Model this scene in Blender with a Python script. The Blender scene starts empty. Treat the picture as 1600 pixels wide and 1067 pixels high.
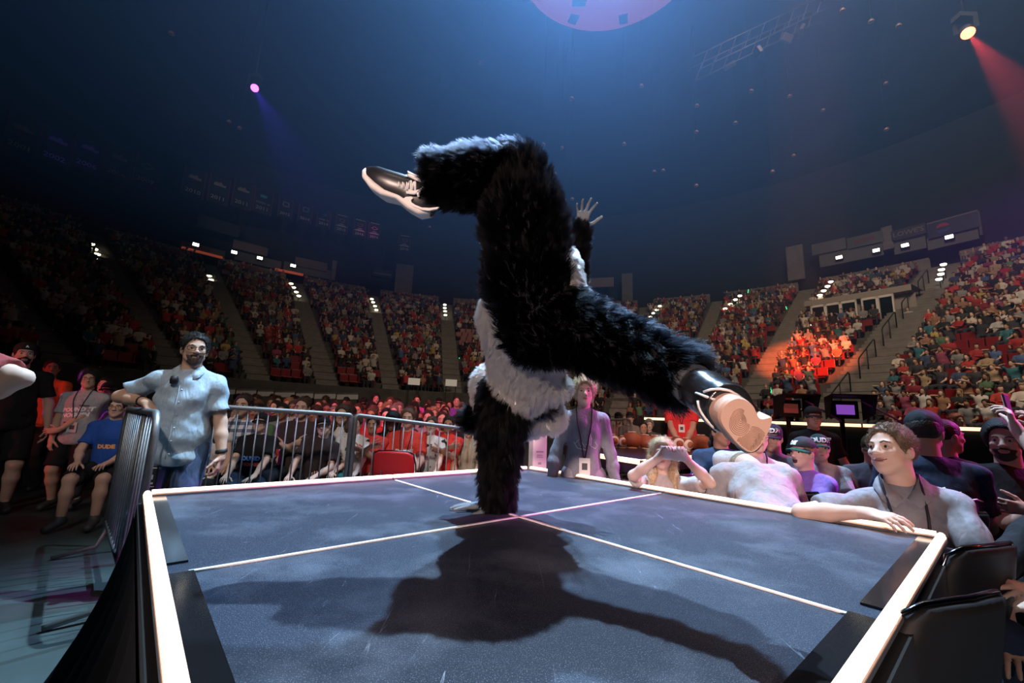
EXPOSURE = 0.0
LED = 1.9
HAZE = .010
import bpy, bmesh, math, random
import numpy as np
from mathutils import Vector, Matrix, Euler
from mathutils.bvhtree import BVHTree

S = bpy.context.scene
COL = S.collection
RNG = np.random.default_rng(7)
random.seed(7)
V = lambda *a: np.array(a, float)
Z3 = V(0, 0, 1)

# ------------------------------------------------------------------ camera
F_PX, PITCH, ROLL = 666.57, .1746, .038
DECK = .80
CAM = V(0, 0, DECK + .4272)
_cp, _sp, _cr, _sr = math.cos(PITCH), math.sin(PITCH), math.cos(ROLL), math.sin(ROLL)
C_F = V(0, _cp, _sp)
_r0 = V(1, 0, 0)
_u0 = np.cross(_r0, C_F)
C_R = _cr * _r0 + _sr * _u0
C_U = -_sr * _r0 + _cr * _u0
cd = bpy.data.cameras.new('camera')
cam = bpy.data.objects.new('camera', cd)
COL.objects.link(cam)
cd.sensor_width = 36
cd.lens = F_PX / 1600 * 36
cd.clip_end = 300
cd.clip_start = .05
M = Matrix.Identity(4)
for i, ax in enumerate((C_R, C_U, -C_F)):
    for j in range(3):
        M[j][i] = ax[j]
M.translation = Vector(CAM)
cam.matrix_world = M
S.camera = cam


def P(x, y, d):
    """world point seen at photograph pixel x, y at depth d (metres along the view axis)"""
    return CAM + d * (C_F + C_R * ((x - 800) / F_PX) - C_U * ((y - 533.5) / F_PX))


def G(x, y, z):
    """world point where the sight line of pixel x, y meets the level z"""
    d = C_F + C_R * ((x - 800) / F_PX) - C_U * ((y - 533.5) / F_PX)
    return CAM + d * ((z - CAM[2]) / d[2])


def CY_(x, y, r):
    d = C_F + C_R * ((x - 800) / F_PX) - C_U * ((y - 533.5) / F_PX)
    o = CAM - V(0, 10, 0)
    a, b, c = d[0] ** 2 + d[1] ** 2, 2 * (o[0] * d[0] + o[1] * d[1]), o[0] ** 2 + o[1] ** 2 - r * r
    return CAM + d * ((-b + math.sqrt(b * b - 4 * a * c)) / (2 * a))


def PX(w):
    d = np.array(w) - CAM
    k = d @ C_F
    return 800 + F_PX * (d @ C_R) / k, 533.5 - F_PX * (d @ C_U) / k, k


S.view_settings.view_transform = 'Standard'
S.view_settings.look = 'None'
S.view_settings.gamma = 1
S.view_settings.use_curve_mapping = False
S.view_settings.exposure = EXPOSURE
S.cycles.use_denoising = True
S.cycles.max_bounces = 5
S.cycles.diffuse_bounces = 2
S.cycles.glossy_bounces = 3
S.cycles.transmission_bounces = 3
S.cycles.volume_bounces = 0
S.cycles.transparent_max_bounces = 8
S.cycles.sample_clamp_indirect = 3
S.cycles.use_light_tree = True

w = bpy.data.worlds.new('arena_dark')
S.world = w
w.use_nodes = True
w.node_tree.nodes['Background'].inputs[0].default_value = (.35, .5, .8, 1)
w.node_tree.nodes['Background'].inputs[1].default_value = .0025


# ------------------------------------------------------------------ lights
def aim(o, loc, target):
    d = Vector(target) - Vector(loc)
    o.location = loc
    o.rotation_euler = d.to_track_quat('-Z', 'Y').to_euler()


def spot(name, loc, target, power, color, deg, blend=.3, size=.15):
    l = bpy.data.lights.new(name, 'SPOT')
    l.energy = power
    l.color = color
    l.spot_size = math.radians(deg)
    l.spot_blend = blend
    l.shadow_soft_size = size
    o = bpy.data.objects.new(name, l)
    COL.objects.link(o)
    aim(o, loc, target)
    return o


def area(name, loc, target, power, color, sx, sy):
    l = bpy.data.lights.new(name, 'AREA')
    l.shape = 'RECTANGLE'
    l.size, l.size_y = sx, sy
    l.energy = power
    l.color = color
    o = bpy.data.objects.new(name, l)
    COL.objects.link(o)
    aim(o, loc, target)
    return o

spot('rear_key_spot', (.7, 4.8, 14), (-.1, 1.5, 1.0), 17000, (.52, .76, 1.0), 31, .45, .08)
spot('rear_second_spot', (1.5, 7.2, 12.2), (0, 1.4, .9), 9500, (.36, .62, 1.0), 40, .5, .12)
spot('front_fill', (-3.0, -9.5, 3.0), (.2, 1.8, 1.35), 6000, (1, .71, .61), 17, .7, .3)
spot('crowd_fill', (-1, -6, 10), (-1.8, 7.5, .8), 3000, (1, .84, .72), 30, .6, .3)  # added fill that brightens the dark rows of the floor crowd
area('house_wash_right', (9, 6, 20), (26, 24, 4), 3000, (1, .80, .64), 6, 6)
spot('house_wash_left', (-2, 3, 19), (-10, 31, 3), 2600, (1, .84, .72), 52, 1, 2.0)
spot('magenta_spot', (12.5, 3.2, 6.8), (1.05, 3.0, .85), 9000, (1, .08, .85), 11, .5, .1)
spot('magenta_head_spot', (12, 2.6, 6.8), (1.85, 2.25, 1.2), 2000, (1, .07, .85), 6, .5, .1)
spot('pink_row_spot', (-3, -4, 9), (-1.4, 10.2, .9), 7000, (1, .14, .30), 20, .5, .15)
spot('red_left_spot', (-11, -2, 2.3), (-5.6, 5.6, 1.5), 1500, (1, .06, .07), 20, .6, .15)
spot('magenta_left_spot', (-9.6, 6.2, 2.3), (-5.1, 5.2, 1.3), 900, (1, .10, .95), 12, .6, .15)
spot('red_right_spot', (9, 0, 6), (3.0, 3.2, .9), 900, (1, .07, .04), 30, .6, .15)
spot('usher_red_spot', (2, -5, 9), (2.4, 6.6, 1.0), 1800, (1, .32, .22), 14, .6, .15)
spot('orange_patch_spot', (2, 1, 14), tuple(CY_(1258, 558, 22)), 130000, (1, .15, .05), 11, .6, .15)
spot('floor_left_spot', (1.5, 4.2, 13), (-2.8, 2.5, 0), 2000, (.50, .90, 1.0), 17, .35, .08)
spot('banner_magenta_spot', (-6, -4, 12), tuple(CY_(576, 360, 33)), 9000, (1, .04, .75), 2.6, .3, .1)
spot('banner_blue_spot', (-8, -4, 12), tuple(CY_(112, 236, 33)), 4200, (.06, .05, 1), 4.5, .4, .1)
spot('left_group_fill', (-1.5, -6, 5), (-5.0, 5.3, 1.15), 800, (1, .88, .86), 14, .6, .2)  # unseen lamp added to brighten the group at far left
spot('banner_fill', (-6, -4, 12), tuple(CY_(440, 320, 33)), 5500, (1, .92, .9), 20, .7, .2)  # added fill so the dark banners show up

# ------------------------------------------------------------------ materials
MATS = {}


def mat(name, color, rough=.6, metal=0., spec=.4, vary=0., scale=30., bump=0., bscale=60., objcol=False, emit=None, strength=0., sheen=0., trans=0.):
    if name in MATS:
        return MATS[name]
    m = bpy.data.materials.new(name)
    m.use_nodes = True
    nt = m.node_tree
    b = nt.nodes['Principled BSDF']
    b.inputs['Base Color'].default_value = (*color, 1)
    b.inputs['Roughness'].default_value = rough
    b.inputs['Metallic'].default_value = metal
    b.inputs['Specular IOR Level'].default_value = spec
    if sheen:
        b.inputs['Sheen Weight'].default_value = sheen
    if trans:
        b.inputs['Transmission Weight'].default_value = trans
    src = None
    if objcol:
        oi = nt.nodes.new('ShaderNodeObjectInfo')
        src = oi.outputs['Color']
    tc = nt.nodes.new('ShaderNodeTexCoord')
    if vary:
        n = nt.nodes.new('ShaderNodeTexNoise')
        n.inputs['Scale'].default_value = scale
        n.inputs['Detail'].default_value = 5
        nt.links.new(tc.outputs['Object'], n.inputs['Vector'])
        mr = nt.nodes.new('ShaderNodeMapRange')
        mr.inputs['From Min'].default_value = .3
        mr.inputs['From Max'].default_value = .7
        mr.inputs['To Min'].default_value = 1 - vary
        mr.inputs['To Max'].default_value = 1 + vary
        nt.links.new(n.outputs['Fac'], mr.inputs['Value'])
        mx = nt.nodes.new('ShaderNodeMix')
        mx.data_type = 'RGBA'
        mx.blend_type = 'MULTIPLY'
        mx.inputs[0].default_value = 1
        if src:
            nt.links.new(src, mx.inputs[6])
        else:
            mx.inputs[6].default_value = (*color, 1)
        nt.links.new(mr.outputs[0], mx.inputs[7])
        src = mx.outputs[2]
    if src:
        nt.links.new(src, b.inputs['Base Color'])
    if bump:
        n2 = nt.nodes.new('ShaderNodeTexNoise')
        n2.inputs['Scale'].default_value = bscale
        n2.inputs['Detail'].default_value = 4
        nt.links.new(tc.outputs['Object'], n2.inputs['Vector'])
        bp = nt.nodes.new('ShaderNodeBump')
        bp.inputs['Strength'].default_value = bump
        bp.inputs['Distance'].default_value = .01
        nt.links.new(n2.outputs['Fac'], bp.inputs['Height'])
        nt.links.new(bp.outputs['Normal'], b.inputs['Normal'])
    if emit:
        b.inputs['Emission Color'].default_value = (*emit, 1)
        b.inputs['Emission Strength'].default_value = strength
    MATS[name] = m
    return m


# ------------------------------------------------------------------ objects
def thing(name, label, cat, loc=(0, 0, 0), rotz=0., group=None):
    o = bpy.data.objects.new(name, None)
    COL.objects.link(o)
    o.location = loc
    o.rotation_euler = (0, 0, rotz)
    tag(o, label, cat, group)
    return o


def tag(o, label=None, cat=None, group=None, kind=None):
    if label:
        o['label'] = label
    if cat:
        o['category'] = cat
    if group:
        o['group'] = group
    if kind:
        o['kind'] = kind
    return o


def link(name, me, mats=None, parent=None, color=None):
    if mats is not None:
        if len(me.materials):
            me.materials.clear()      # also resets the faces' indices, so never on a fresh mesh
        for m in (mats if isinstance(mats, (list, tuple)) else [mats]):
            me.materials.append(m)
    o = bpy.data.objects.new(name, me)
    COL.objects.link(o)
    if parent is not None:
        o.parent = parent
        if root_of(parent).name in WORLD:      # children modelled in world coordinates
            o.matrix_parent_inverse = Matrix.Translation(-parent.location) if parent.name in WORLD else Matrix.Identity(4)
    if color is not None:
        o.color = (*color[:3], 1)
    return o


WORLD = set()


def root_of(o):
    while o.parent is not None:
        o = o.parent
    return o


def wthing(name, label, cat, loc, group=None):
    o = thing(name, label, cat, loc, 0, group)
    WORLD.add(o.name)
    return o


def copy_tree(o, parent=None):
    c = o.copy()
    COL.objects.link(c)
    if parent is not None:
        c.parent = parent
    for ch in list(o.children):
        copy_tree(ch, c)
    return c


class MB:
    """collects simple shapes; build() links them as ONE mesh object"""

    def __init__(s):
        s.v, s.f, s.m, s.s = [], [], [], []

    def add(s, vs, fs, mi=0, smooth=False):
        k = len(s.v)
        s.v += [tuple(map(float, p)) for p in vs]
        s.f += [tuple(i + k for i in f) for f in fs]
        s.m += [mi] * len(fs)
        s.s += [smooth] * len(fs)
        return s

    def box(s, c, size, R=None, mi=0, bev=0.):
        c = np.array(c, float)
        h = np.array(size, float) / 2
        if bev:
            bm = bmesh.new()
            bmesh.ops.create_cube(bm, size=1)
            for v in bm.verts:
                v.co = Vector((v.co.x * size[0], v.co.y * size[1], v.co.z * size[2]))
            bmesh.ops.bevel(bm, geom=bm.edges[:], offset=bev, segments=2, affect='EDGES', profile=.6)
            vs = np.array([v.co[:] for v in bm.verts])
            for i, v in enumerate(bm.verts):
                v.index = i
            fs = [[v.index for v in f.verts] for f in bm.faces]
            bm.free()
        else:
            vs = np.array([[x, y, z] for x in (-1, 1) for y in (-1, 1) for z in (-1, 1)]) * h
            fs = [(0, 1, 3, 2), (4, 6, 7, 5), (0, 4, 5, 1), (2, 3, 7, 6), (0, 2, 6, 4), (1, 5, 7, 3)]
        if R is not None:
            vs = vs @ np.array(R).T
        return s.add(vs + c, fs, mi, False)

    def bar(s, a, b, wx, wz, up=(0, 0, 1), mi=0, bev=0.):
        a, b = np.array(a, float), np.array(b, float)
        y = b - a
        L = np.linalg.norm(y)
        y = y / L
        x = np.cross(y, up)
        x /= np.linalg.norm(x)
        z = np.cross(x, y)
        return s.box((a + b) / 2, (wx, L, wz), np.array([x, y, z]).T, mi, bev)

    def tube(s, pts, r, n=8, mi=0, cap=True):
        pts = [np.array(p, float) for p in pts]
        rs = r if isinstance(r, (list, tuple, np.ndarray)) else [r] * len(pts)
        ring = []
        up = None
        for i, p in enumerate(pts):
            t = pts[min(i + 1, len(pts) - 1)] - pts[max(i - 1, 0)]
            t = t / (np.linalg.norm(t) + 1e-9)
            if up is None:
                up = V(0, 0, 1) if abs(t[2]) < .9 else V(1, 0, 0)
            x = np.cross(t, up)
            x /= np.linalg.norm(x) + 1e-9
            up = np.cross(x, t)
            for k in range(n):
                a = 2 * math.pi * k / n
                ring.append(p + rs[i] * (math.cos(a) * x + math.sin(a) * up))
        fs = []
        for i in range(len(pts) - 1):
            for k in range(n):
                a, b = i * n + k, i * n + (k + 1) % n
                fs.append((a, b, b + n, a + n))
        if cap:
            fs.append(tuple(range(n))[::-1])
            fs.append(tuple(range((len(pts) - 1) * n, len(pts) * n)))
        return s.add(ring, fs, mi, True)

    def lathe(s, prof, n=16, c=(0, 0, 0), R=None, mi=0, sx=1, sy=1):
        vs, fs = [], []
        for (r, z) in prof:
            for k in range(n):
                a = 2 * math.pi * k / n
                vs.append((r * math.cos(a) * sx, r * math.sin(a) * sy, z))
        for i in range(len(prof) - 1):
            for k in range(n):
                a, b = i * n + k, i * n + (k + 1) % n
                fs.append((a, b, b + n, a + n))
        fs.append(tuple(range(n))[::-1])
        fs.append(tuple(range((len(prof) - 1) * n, len(prof) * n)))
        vs = np.array(vs)
        if R is not None:
            vs = vs @ np.array(R).T
        return s.add(vs + np.array(c), fs, mi, True)

    def prism(s, poly, O, X, Y, Z, d, mi=0, mi_top=None):
        """polygon poly (2-D) in the frame O,X,Y extruded by d along Z"""
        O, X, Y, Z = map(lambda q: np.array(q, float), (O, X, Y, Z))
        n = len(poly)
        a = [O + p[0] * X + p[1] * Y for p in poly]
        b = [q + Z * d for q in a]
        s.add(a + b, [(i, (i + 1) % n, n + (i + 1) % n, n + i) for i in range(n)], mi)
        s.add(a, [tuple(range(n))[::-1]], mi)
        s.add(b, [tuple(range(n))], mi if mi_top is None else mi_top)
        return s

    def mesh(s, name):
        me = bpy.data.meshes.new(name)
        me.from_pydata(s.v, [], s.f)
        me.polygons.foreach_set('material_index', s.m)
        me.polygons.foreach_set('use_smooth', s.s)
        bm = bmesh.new()
        bm.from_mesh(me)
        bmesh.ops.recalc_face_normals(bm, faces=bm.faces)
        bm.to_mesh(me)
        bm.free()
        return me

    def build(s, name, m, parent=None, color=None, auto=None):
        return link(name, s.mesh(name), m, parent, color)


# ------------------------------------------------------------------ distance-field bodies
class Sdf:
    def __init__(s):
        s.p = []

    def cone(s, a, b, ra, rb=None, k=.02, lab=0, capa=False, capb=False, op='u'):
        a, b = np.array(a, float), np.array(b, float)
        s.p.append(('c', a, b, ra, ra if rb is None else rb, k, lab, capa, capb, op))
        return s

    def path(s, pts, rs, k=.02, lab=0):
        for i in range(len(pts) - 1):
            s.cone(pts[i], pts[i + 1], rs[i], rs[i + 1], k, lab)
        return s

    def ell(s, c, r, R=None, k=.02, lab=0, op='u'):
        s.p.append(('e', np.array(c, float), np.array(r, float), None if R is None else np.array(R, float), k, lab, op))
        return s

    def clip(s, p, n, k=.004):
        n = np.array(n, float)
        s.p.append(('h', np.array(p, float), n / np.linalg.norm(n), k))
        return s

    @staticmethod
    def dist(q, X):
        if q[0] == 'c':
            _, a, b, ra, rb, k, lab, ca, cb, op = q
            ab = b - a
            L2 = ab @ ab + 1e-12
            t0 = ((X - a) @ ab) / L2
            t = np.clip(t0, 0, 1)
            d = np.sqrt((((X - a) - t[..., None] * ab) ** 2).sum(-1)) - (ra + t * (rb - ra))
            if ca:
                d = np.maximum(d, -t0 * math.sqrt(L2))
            if cb:
                d = np.maximum(d, (t0 - 1) * math.sqrt(L2))
            return d
        _, c, r, R, k, lab, op = q
        Y = X - c
        if R is not None:
            Y = Y @ R
        k0 = np.sqrt(((Y / r) ** 2).sum(-1))
        k1 = np.sqrt(((Y / (r * r)) ** 2).sum(-1)) + 1e-9
        return k0 * (k0 - 1) / k1

    def box(s, q):
        if q[0] == 'c':
            m = max(q[3], q[4])
            return np.minimum(q[1], q[2]) - m, np.maximum(q[1], q[2]) + m
        R = q[3]
        e = q[2] if R is None else np.abs(R) @ q[2]
        return q[1] - e, q[1] + e

    def surface(s, h, wave=None):
        """returns verts, quads of the zero level (surface nets)"""
        lo = np.min([s.box(q)[0] for q in s.p if q[0] != 'h' and q[-1] == 'u'], 0) - 2.5 * h - .02
        hi = np.max([s.box(q)[1] for q in s.p if q[0] != 'h' and q[-1] == 'u'], 0) + 2.5 * h + .02
        n = np.ceil((hi - lo) / h).astype(int) + 1
        Fd = np.full(n, .5, np.float32)
        ax = [lo[i] + h * np.arange(n[i]) for i in range(3)]
        for q in s.p:
            if q[0] == 'h':
                X = np.stack(np.meshgrid(*ax, indexing='ij'), -1)
                Fd = np.maximum(Fd, ((X - q[1]) @ q[2]).astype(np.float32))
                continue
            k = q[5] if q[0] == 'c' else q[4]
            a, b = s.box(q)
            mg = k + 2.5 * h
            i0 = np.clip(np.floor((a - mg - lo) / h).astype(int), 0, n)
            i1 = np.clip(np.ceil((b + mg - lo) / h).astype(int) + 1, 0, n)
            if (i1 <= i0).any():
                continue
            sl = tuple(slice(i0[i], i1[i]) for i in range(3))
            X = np.stack(np.meshgrid(*[ax[i][sl[i]] for i in range(3)], indexing='ij'), -1)
            d = s.dist(q, X).astype(np.float32)
            cur = Fd[sl]
            if q[-1] == 'u':
                hh = np.maximum(k - np.abs(cur - d), 0) / max(k, 1e-6)
                Fd[sl] = np.minimum(cur, d) - hh * hh * k * .25
            else:
                d = -d
                hh = np.maximum(k - np.abs(cur - d), 0) / max(k, 1e-6)
                Fd[sl] = np.maximum(cur, d) + hh * hh * k * .25
        if wave is not None:
            X = np.stack(np.meshgrid(*ax, indexing='ij'), -1)
            near = np.abs(Fd) < .06
            Fd[near] += wave(X[near]).astype(np.float32)
        return nets(Fd, lo, h)

    def labels(s, X):
        best = np.full(len(X), 9.)
        lab = np.zeros(len(X), int)
        for q in s.p:
            if q[0] == 'h' or q[-1] != 'u':
                continue
            d = s.dist(q, X)
            m = d < best
            best[m] = d[m]
            lab[m] = q[6] if q[0] == 'c' else q[5]
        return lab


def nets(Fd, lo, h):
    ins = Fd < 0
    n = np.array(Fd.shape)
    c = [ins[i:n[0] - 1 + i, j:n[1] - 1 + j, k:n[2] - 1 + k] for i in (0, 1) for j in (0, 1) for k in (0, 1)]
    cnt = sum(x.astype(np.int8) for x in c)
    act = np.argwhere((cnt > 0) & (cnt < 8))
    if len(act) == 0:
        return np.zeros((0, 3)), np.zeros((0, 4), int)
    idx = np.full(tuple(n - 1), -1, np.int64)
    idx[tuple(act.T)] = np.arange(len(act))
    val = np.stack([Fd[act[:, 0] + i, act[:, 1] + j, act[:, 2] + k] for i in (0, 1) for j in (0, 1) for k in (0, 1)], 1)
    off = np.array([(i, j, k) for i in (0, 1) for j in (0, 1) for k in (0, 1)], float)
    acc = np.zeros((len(act), 3))
    num = np.zeros(len(act))
    for a in range(8):
        for b in range(a + 1, 8):
            if np.abs(off[a] - off[b]).sum() != 1:
                continue
            va, vb = val[:, a], val[:, b]
            m = (va < 0) != (vb < 0)
            t = np.where(m, va / np.where(m, va - vb, 1), 0)
            acc += np.where(m[:, None], off[a] + t[:, None] * (off[b] - off[a]), 0)
            num += m
    verts = lo + h * (act + acc / num[:, None])
    quads = []
    for axis in range(3):
        sl0 = [slice(None)] * 3
        sl1 = [slice(None)] * 3
        sl0[axis] = slice(0, n[axis] - 1)
        sl1[axis] = slice(1, n[axis])
        A, Bb = ins[tuple(sl0)], ins[tuple(sl1)]
        e = np.argwhere(A != Bb)
        u, v = (axis + 1) % 3, (axis + 2) % 3
        ok = (e[:, u] > 0) & (e[:, v] > 0) & (e[:, u] < n[u] - 1) & (e[:, v] < n[v] - 1)
        e = e[ok]
        fl = A[tuple(e.T)]
        def at(du, dv):
            g = e.copy()
            g[:, u] -= du
            g[:, v] -= dv
            return idx[tuple(g.T)]
        q = np.stack([at(0, 0), at(1, 0), at(1, 1), at(0, 1)], 1)
        q[~fl] = q[~fl][:, ::-1]
        quads.append(q)
    quads = np.concatenate(quads)
    return verts, quads[(quads >= 0).all(1)]


def np_mesh(name, v, f, mi=None, smooth=True):
    me = bpy.data.meshes.new(name)
    f = np.asarray(f, np.int32)
    me.vertices.add(len(v))
    me.vertices.foreach_set('co', np.asarray(v, np.float32).ravel())
    me.loops.add(f.size)
    me.loops.foreach_set('vertex_index', f.ravel())
    me.polygons.add(len(f))
    me.polygons.foreach_set('loop_start', np.arange(len(f), dtype=np.int32) * f.shape[1])
    if mi is not None:
        me.polygons.foreach_set('material_index', np.asarray(mi, np.int32))
    me.polygons.foreach_set('use_smooth', np.full(len(f), smooth))
    me.update(calc_edges=True)
    me.validate()
    return me


def join(*vf):
    vs, fs, k = [], [], 0
    for v, f in vf:
        vs.append(v)
        fs.append(f + k)
        k += len(v)
    return np.concatenate(vs), np.concatenate(fs)


def unit(v):
    v = np.array(v, float)
    return v / (np.linalg.norm(v) + 1e-12)


def hand_prims(sd, wrist, fdir, back, side, curl=.25, spread=.18, sc=1., lab=0, thumb=.9):
    """palm and five fingers; fdir = finger direction, back = normal of the back of the hand, side = +1 right hand"""
    f = unit(fdir)
    b = unit(np.array(back, float) - f * (np.array(back, float) @ f))
    t = np.cross(f, b) * (-side)         # towards the thumb
    W = np.array(wrist, float)
    L = .098 * sc
    kn = []
    for i, (o, l) in enumerate(((.030, .074), (.010, .082), (-.011, .076), (-.030, .060))):
        kn.append((W + f * (L - abs(i - 1) * .006 * sc) + t * o * sc, l * sc, (.030, .010, -.011, -.030)[i] / .03))
    for i, (kp, l, o) in enumerate(kn):
        sd.cone(W + t * o * .018 * sc, kp, .0125 * sc, .0100 * sc, .016 * sc, lab)
    for i, (kp, l, o) in enumerate(kn):
        p = kp
        d = unit(f + t * o * spread)
        a = 0.
        r = .0092 * sc * (1, 1.03, .98, .86)[i]
        for j, fr in enumerate((.45, .31, .24)):
            a += curl * (1., 1.15, .8)[j] * (1 + .12 * i)
            dd = d * math.cos(a) - b * math.sin(a)
            q = p + dd * l * fr
            sd.cone(p, q, r, r * .9, .004 * sc, lab)
            p, r = q, r * .9
    p0 = W + f * .022 * sc + t * .022 * sc - b * .006 * sc
    d1 = unit(f * .62 + t * thumb - b * .25)
    p1 = p0 + d1 * .042 * sc
    d2 = unit(f * .85 + t * thumb * .55 - b * (.2 + curl * .5))
    p2 = p1 + d2 * .034 * sc
    p3 = p2 + unit(d2 - b * curl * .3) * .026 * sc
    sd.cone(p0, p1, .0155 * sc, .0115 * sc, .012 * sc, lab).cone(p1, p2, .0112 * sc, .0102 * sc, .004, lab).cone(p2, p3, .0102 * sc, .0085 * sc, .004, lab)
    return sd


def ik(a, b, l1, l2, pole):
    a, b, pole = (np.array(q, float) for q in (a, b, pole))
    d = b - a
    L = np.linalg.norm(d)
    if L > (l1 + l2) * .995:
        b = a + d / L * (l1 + l2) * .995
        d = b - a
        L = np.linalg.norm(d)
    n = d / L
    x = (l1 * l1 - l2 * l2 + L * L) / (2 * L)
    y = math.sqrt(max(l1 * l1 - x * x, 0))
    p = pole - n * (pole @ n)
    p = p / (np.linalg.norm(p) + 1e-9)
    return a + n * x + p * y, b

# ------------------------------------------------------------------ people
M_skin = mat('skin', (.6, .4, .3), .62, 0, .2, vary=.06, scale=9, objcol=True)
M_cloth = mat('woven_cloth', (.5, .5, .5), .85, 0, .15, vary=.10, scale=40, bump=.25, bscale=500, objcol=True)
_nt = M_cloth.node_tree
_tc = _nt.nodes.new('ShaderNodeTexCoord')
_mp = _nt.nodes.new('ShaderNodeMapping')
_mp.inputs['Scale'].default_value = (1, 1, .42)
_mp.inputs['Rotation'].default_value = (.35, .5, 0)
_n1 = _nt.nodes.new('ShaderNodeTexNoise')
_n1.inputs['Scale'].default_value = 15
_n1.inputs['Detail'].default_value = 2.5
_n1.inputs['Distortion'].default_value = .35
_bp = _nt.nodes.new('ShaderNodeBump')
_bp.inputs['Strength'].default_value = .55
_bp.inputs['Distance'].default_value = .035
_nt.links.new(_tc.outputs['Object'], _mp.inputs['Vector'])
_nt.links.new(_mp.outputs[0], _n1.inputs['Vector'])
_nt.links.new(_n1.outputs['Fac'], _bp.inputs['Height'])
_ob = [n for n in _nt.nodes if n.bl_idname == 'ShaderNodeBump' and n != _bp][0]
_nt.links.new(_bp.outputs['Normal'], _ob.inputs['Normal'])
M_hair = mat('hair', (.1, .07, .05), .6, 0, .3, vary=.3, scale=60, bump=.6, bscale=120, objcol=True)
M_eye = mat('eye_white', (.42, .39, .37), .35)
M_iris = mat('dark_iris', (.02, .015, .012), .15)
M_lips = mat('lips', (.42, .19, .16), .5)
M_sole = mat('shoe_sole', (.55, .52, .50), .7)
M_plain = mat('plain_object', (.5, .5, .5), .55, objcol=True)
SKIN = [(.62, .40, .30), (.50, .31, .22), (.70, .48, .38), (.36, .20, .13), (.20, .11, .075), (.55, .36, .26)]
HAIRC = [(.02, .015, .012), (.05, .03, .02), (.10, .06, .035), (.30, .2, .1), (.015, .015, .015), (.2, .18, .17)]


def rotm(yaw, pitch, roll):
    cy, sy, cp, sp, cr, sr = math.cos(yaw), math.sin(yaw), math.cos(pitch), math.sin(pitch), math.cos(roll), math.sin(roll)
    Rz = np.array([[cy, -sy, 0], [sy, cy, 0], [0, 0, 1]])
    Rx = np.array([[1, 0, 0], [0, cp, -sp], [0, sp, cp]])
    Ry = np.array([[cr, 0, sr], [0, 1, 0], [-sr, 0, cr]])
    return Rz @ Rx @ Ry


def head_prims(sd, C, R, s, beard=False):
    def T(x, y, z):
        return C + R @ (V(x, y, z) * s)
    sd.ell(T(0, -.012, .030), V(.074, .094, .086) * s, R, .02)
    sd.ell(T(0, .020, -.032), V(.060, .072, .084) * s, R, .03)
    sd.ell(T(0, .058, -.092), V(.030, .026, .024) * s, R, .022)
    sd.cone(T(-.044, .036, -.062), T(0, .062, -.094), .020 * s, .019 * s, .02)
    sd.cone(T(.044, .036, -.062), T(0, .062, -.094), .020 * s, .019 * s, .02)
    sd.cone(T(-.036, .076, .020), T(.036, .076, .020), .011 * s, None, .014)
    for i in (-1, 1):
        sd.ell(T(i * .031, .100, .002), V(.017, .016, .011) * s, R, .012, op='s')
        sd.ell(T(i * .034, .066, -.022), V(.024, .020, .020) * s, R, .016)
        sd.ell(T(i * .076, -.006, -.010), V(.010, .020, .031) * s, R, .008)
        sd.ell(T(i * .012, .101, -.031), V(.009, .010, .008) * s, R, .008)
    sd.cone(T(0, .084, .008), T(0, .110, -.027), .0085 * s, .0125 * s, .010)
    sd.ell(T(0, .086, -.058), V(.024, .011, .008) * s, R, .006)
    sd.ell(T(0, .083, -.067), V(.020, .011, .008) * s, R, .006)
    sd.ell(T(0, .105, -.0625), V(.022, .010, .0016) * s, R, .003, op='s')
    return T


def wrinkle(amp, seed, scale=1.):
    r = np.random.default_rng(seed)
    D = r.normal(size=(7, 3))
    D /= np.linalg.norm(D, axis=1)[:, None]
    f = r.uniform(20, 62, 7) * scale
    ph = r.uniform(0, 6, 7)
    E_ = r.normal(size=(7, 3)) * 9

    def w_(X):
        o = 0
        for i in range(7):
            o = o + np.sin(X @ D[i] * f[i] + ph[i] + 1.6 * np.sin(X @ E_[i])) * (28 / f[i])
        return o * amp * .35
    return w_


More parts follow.
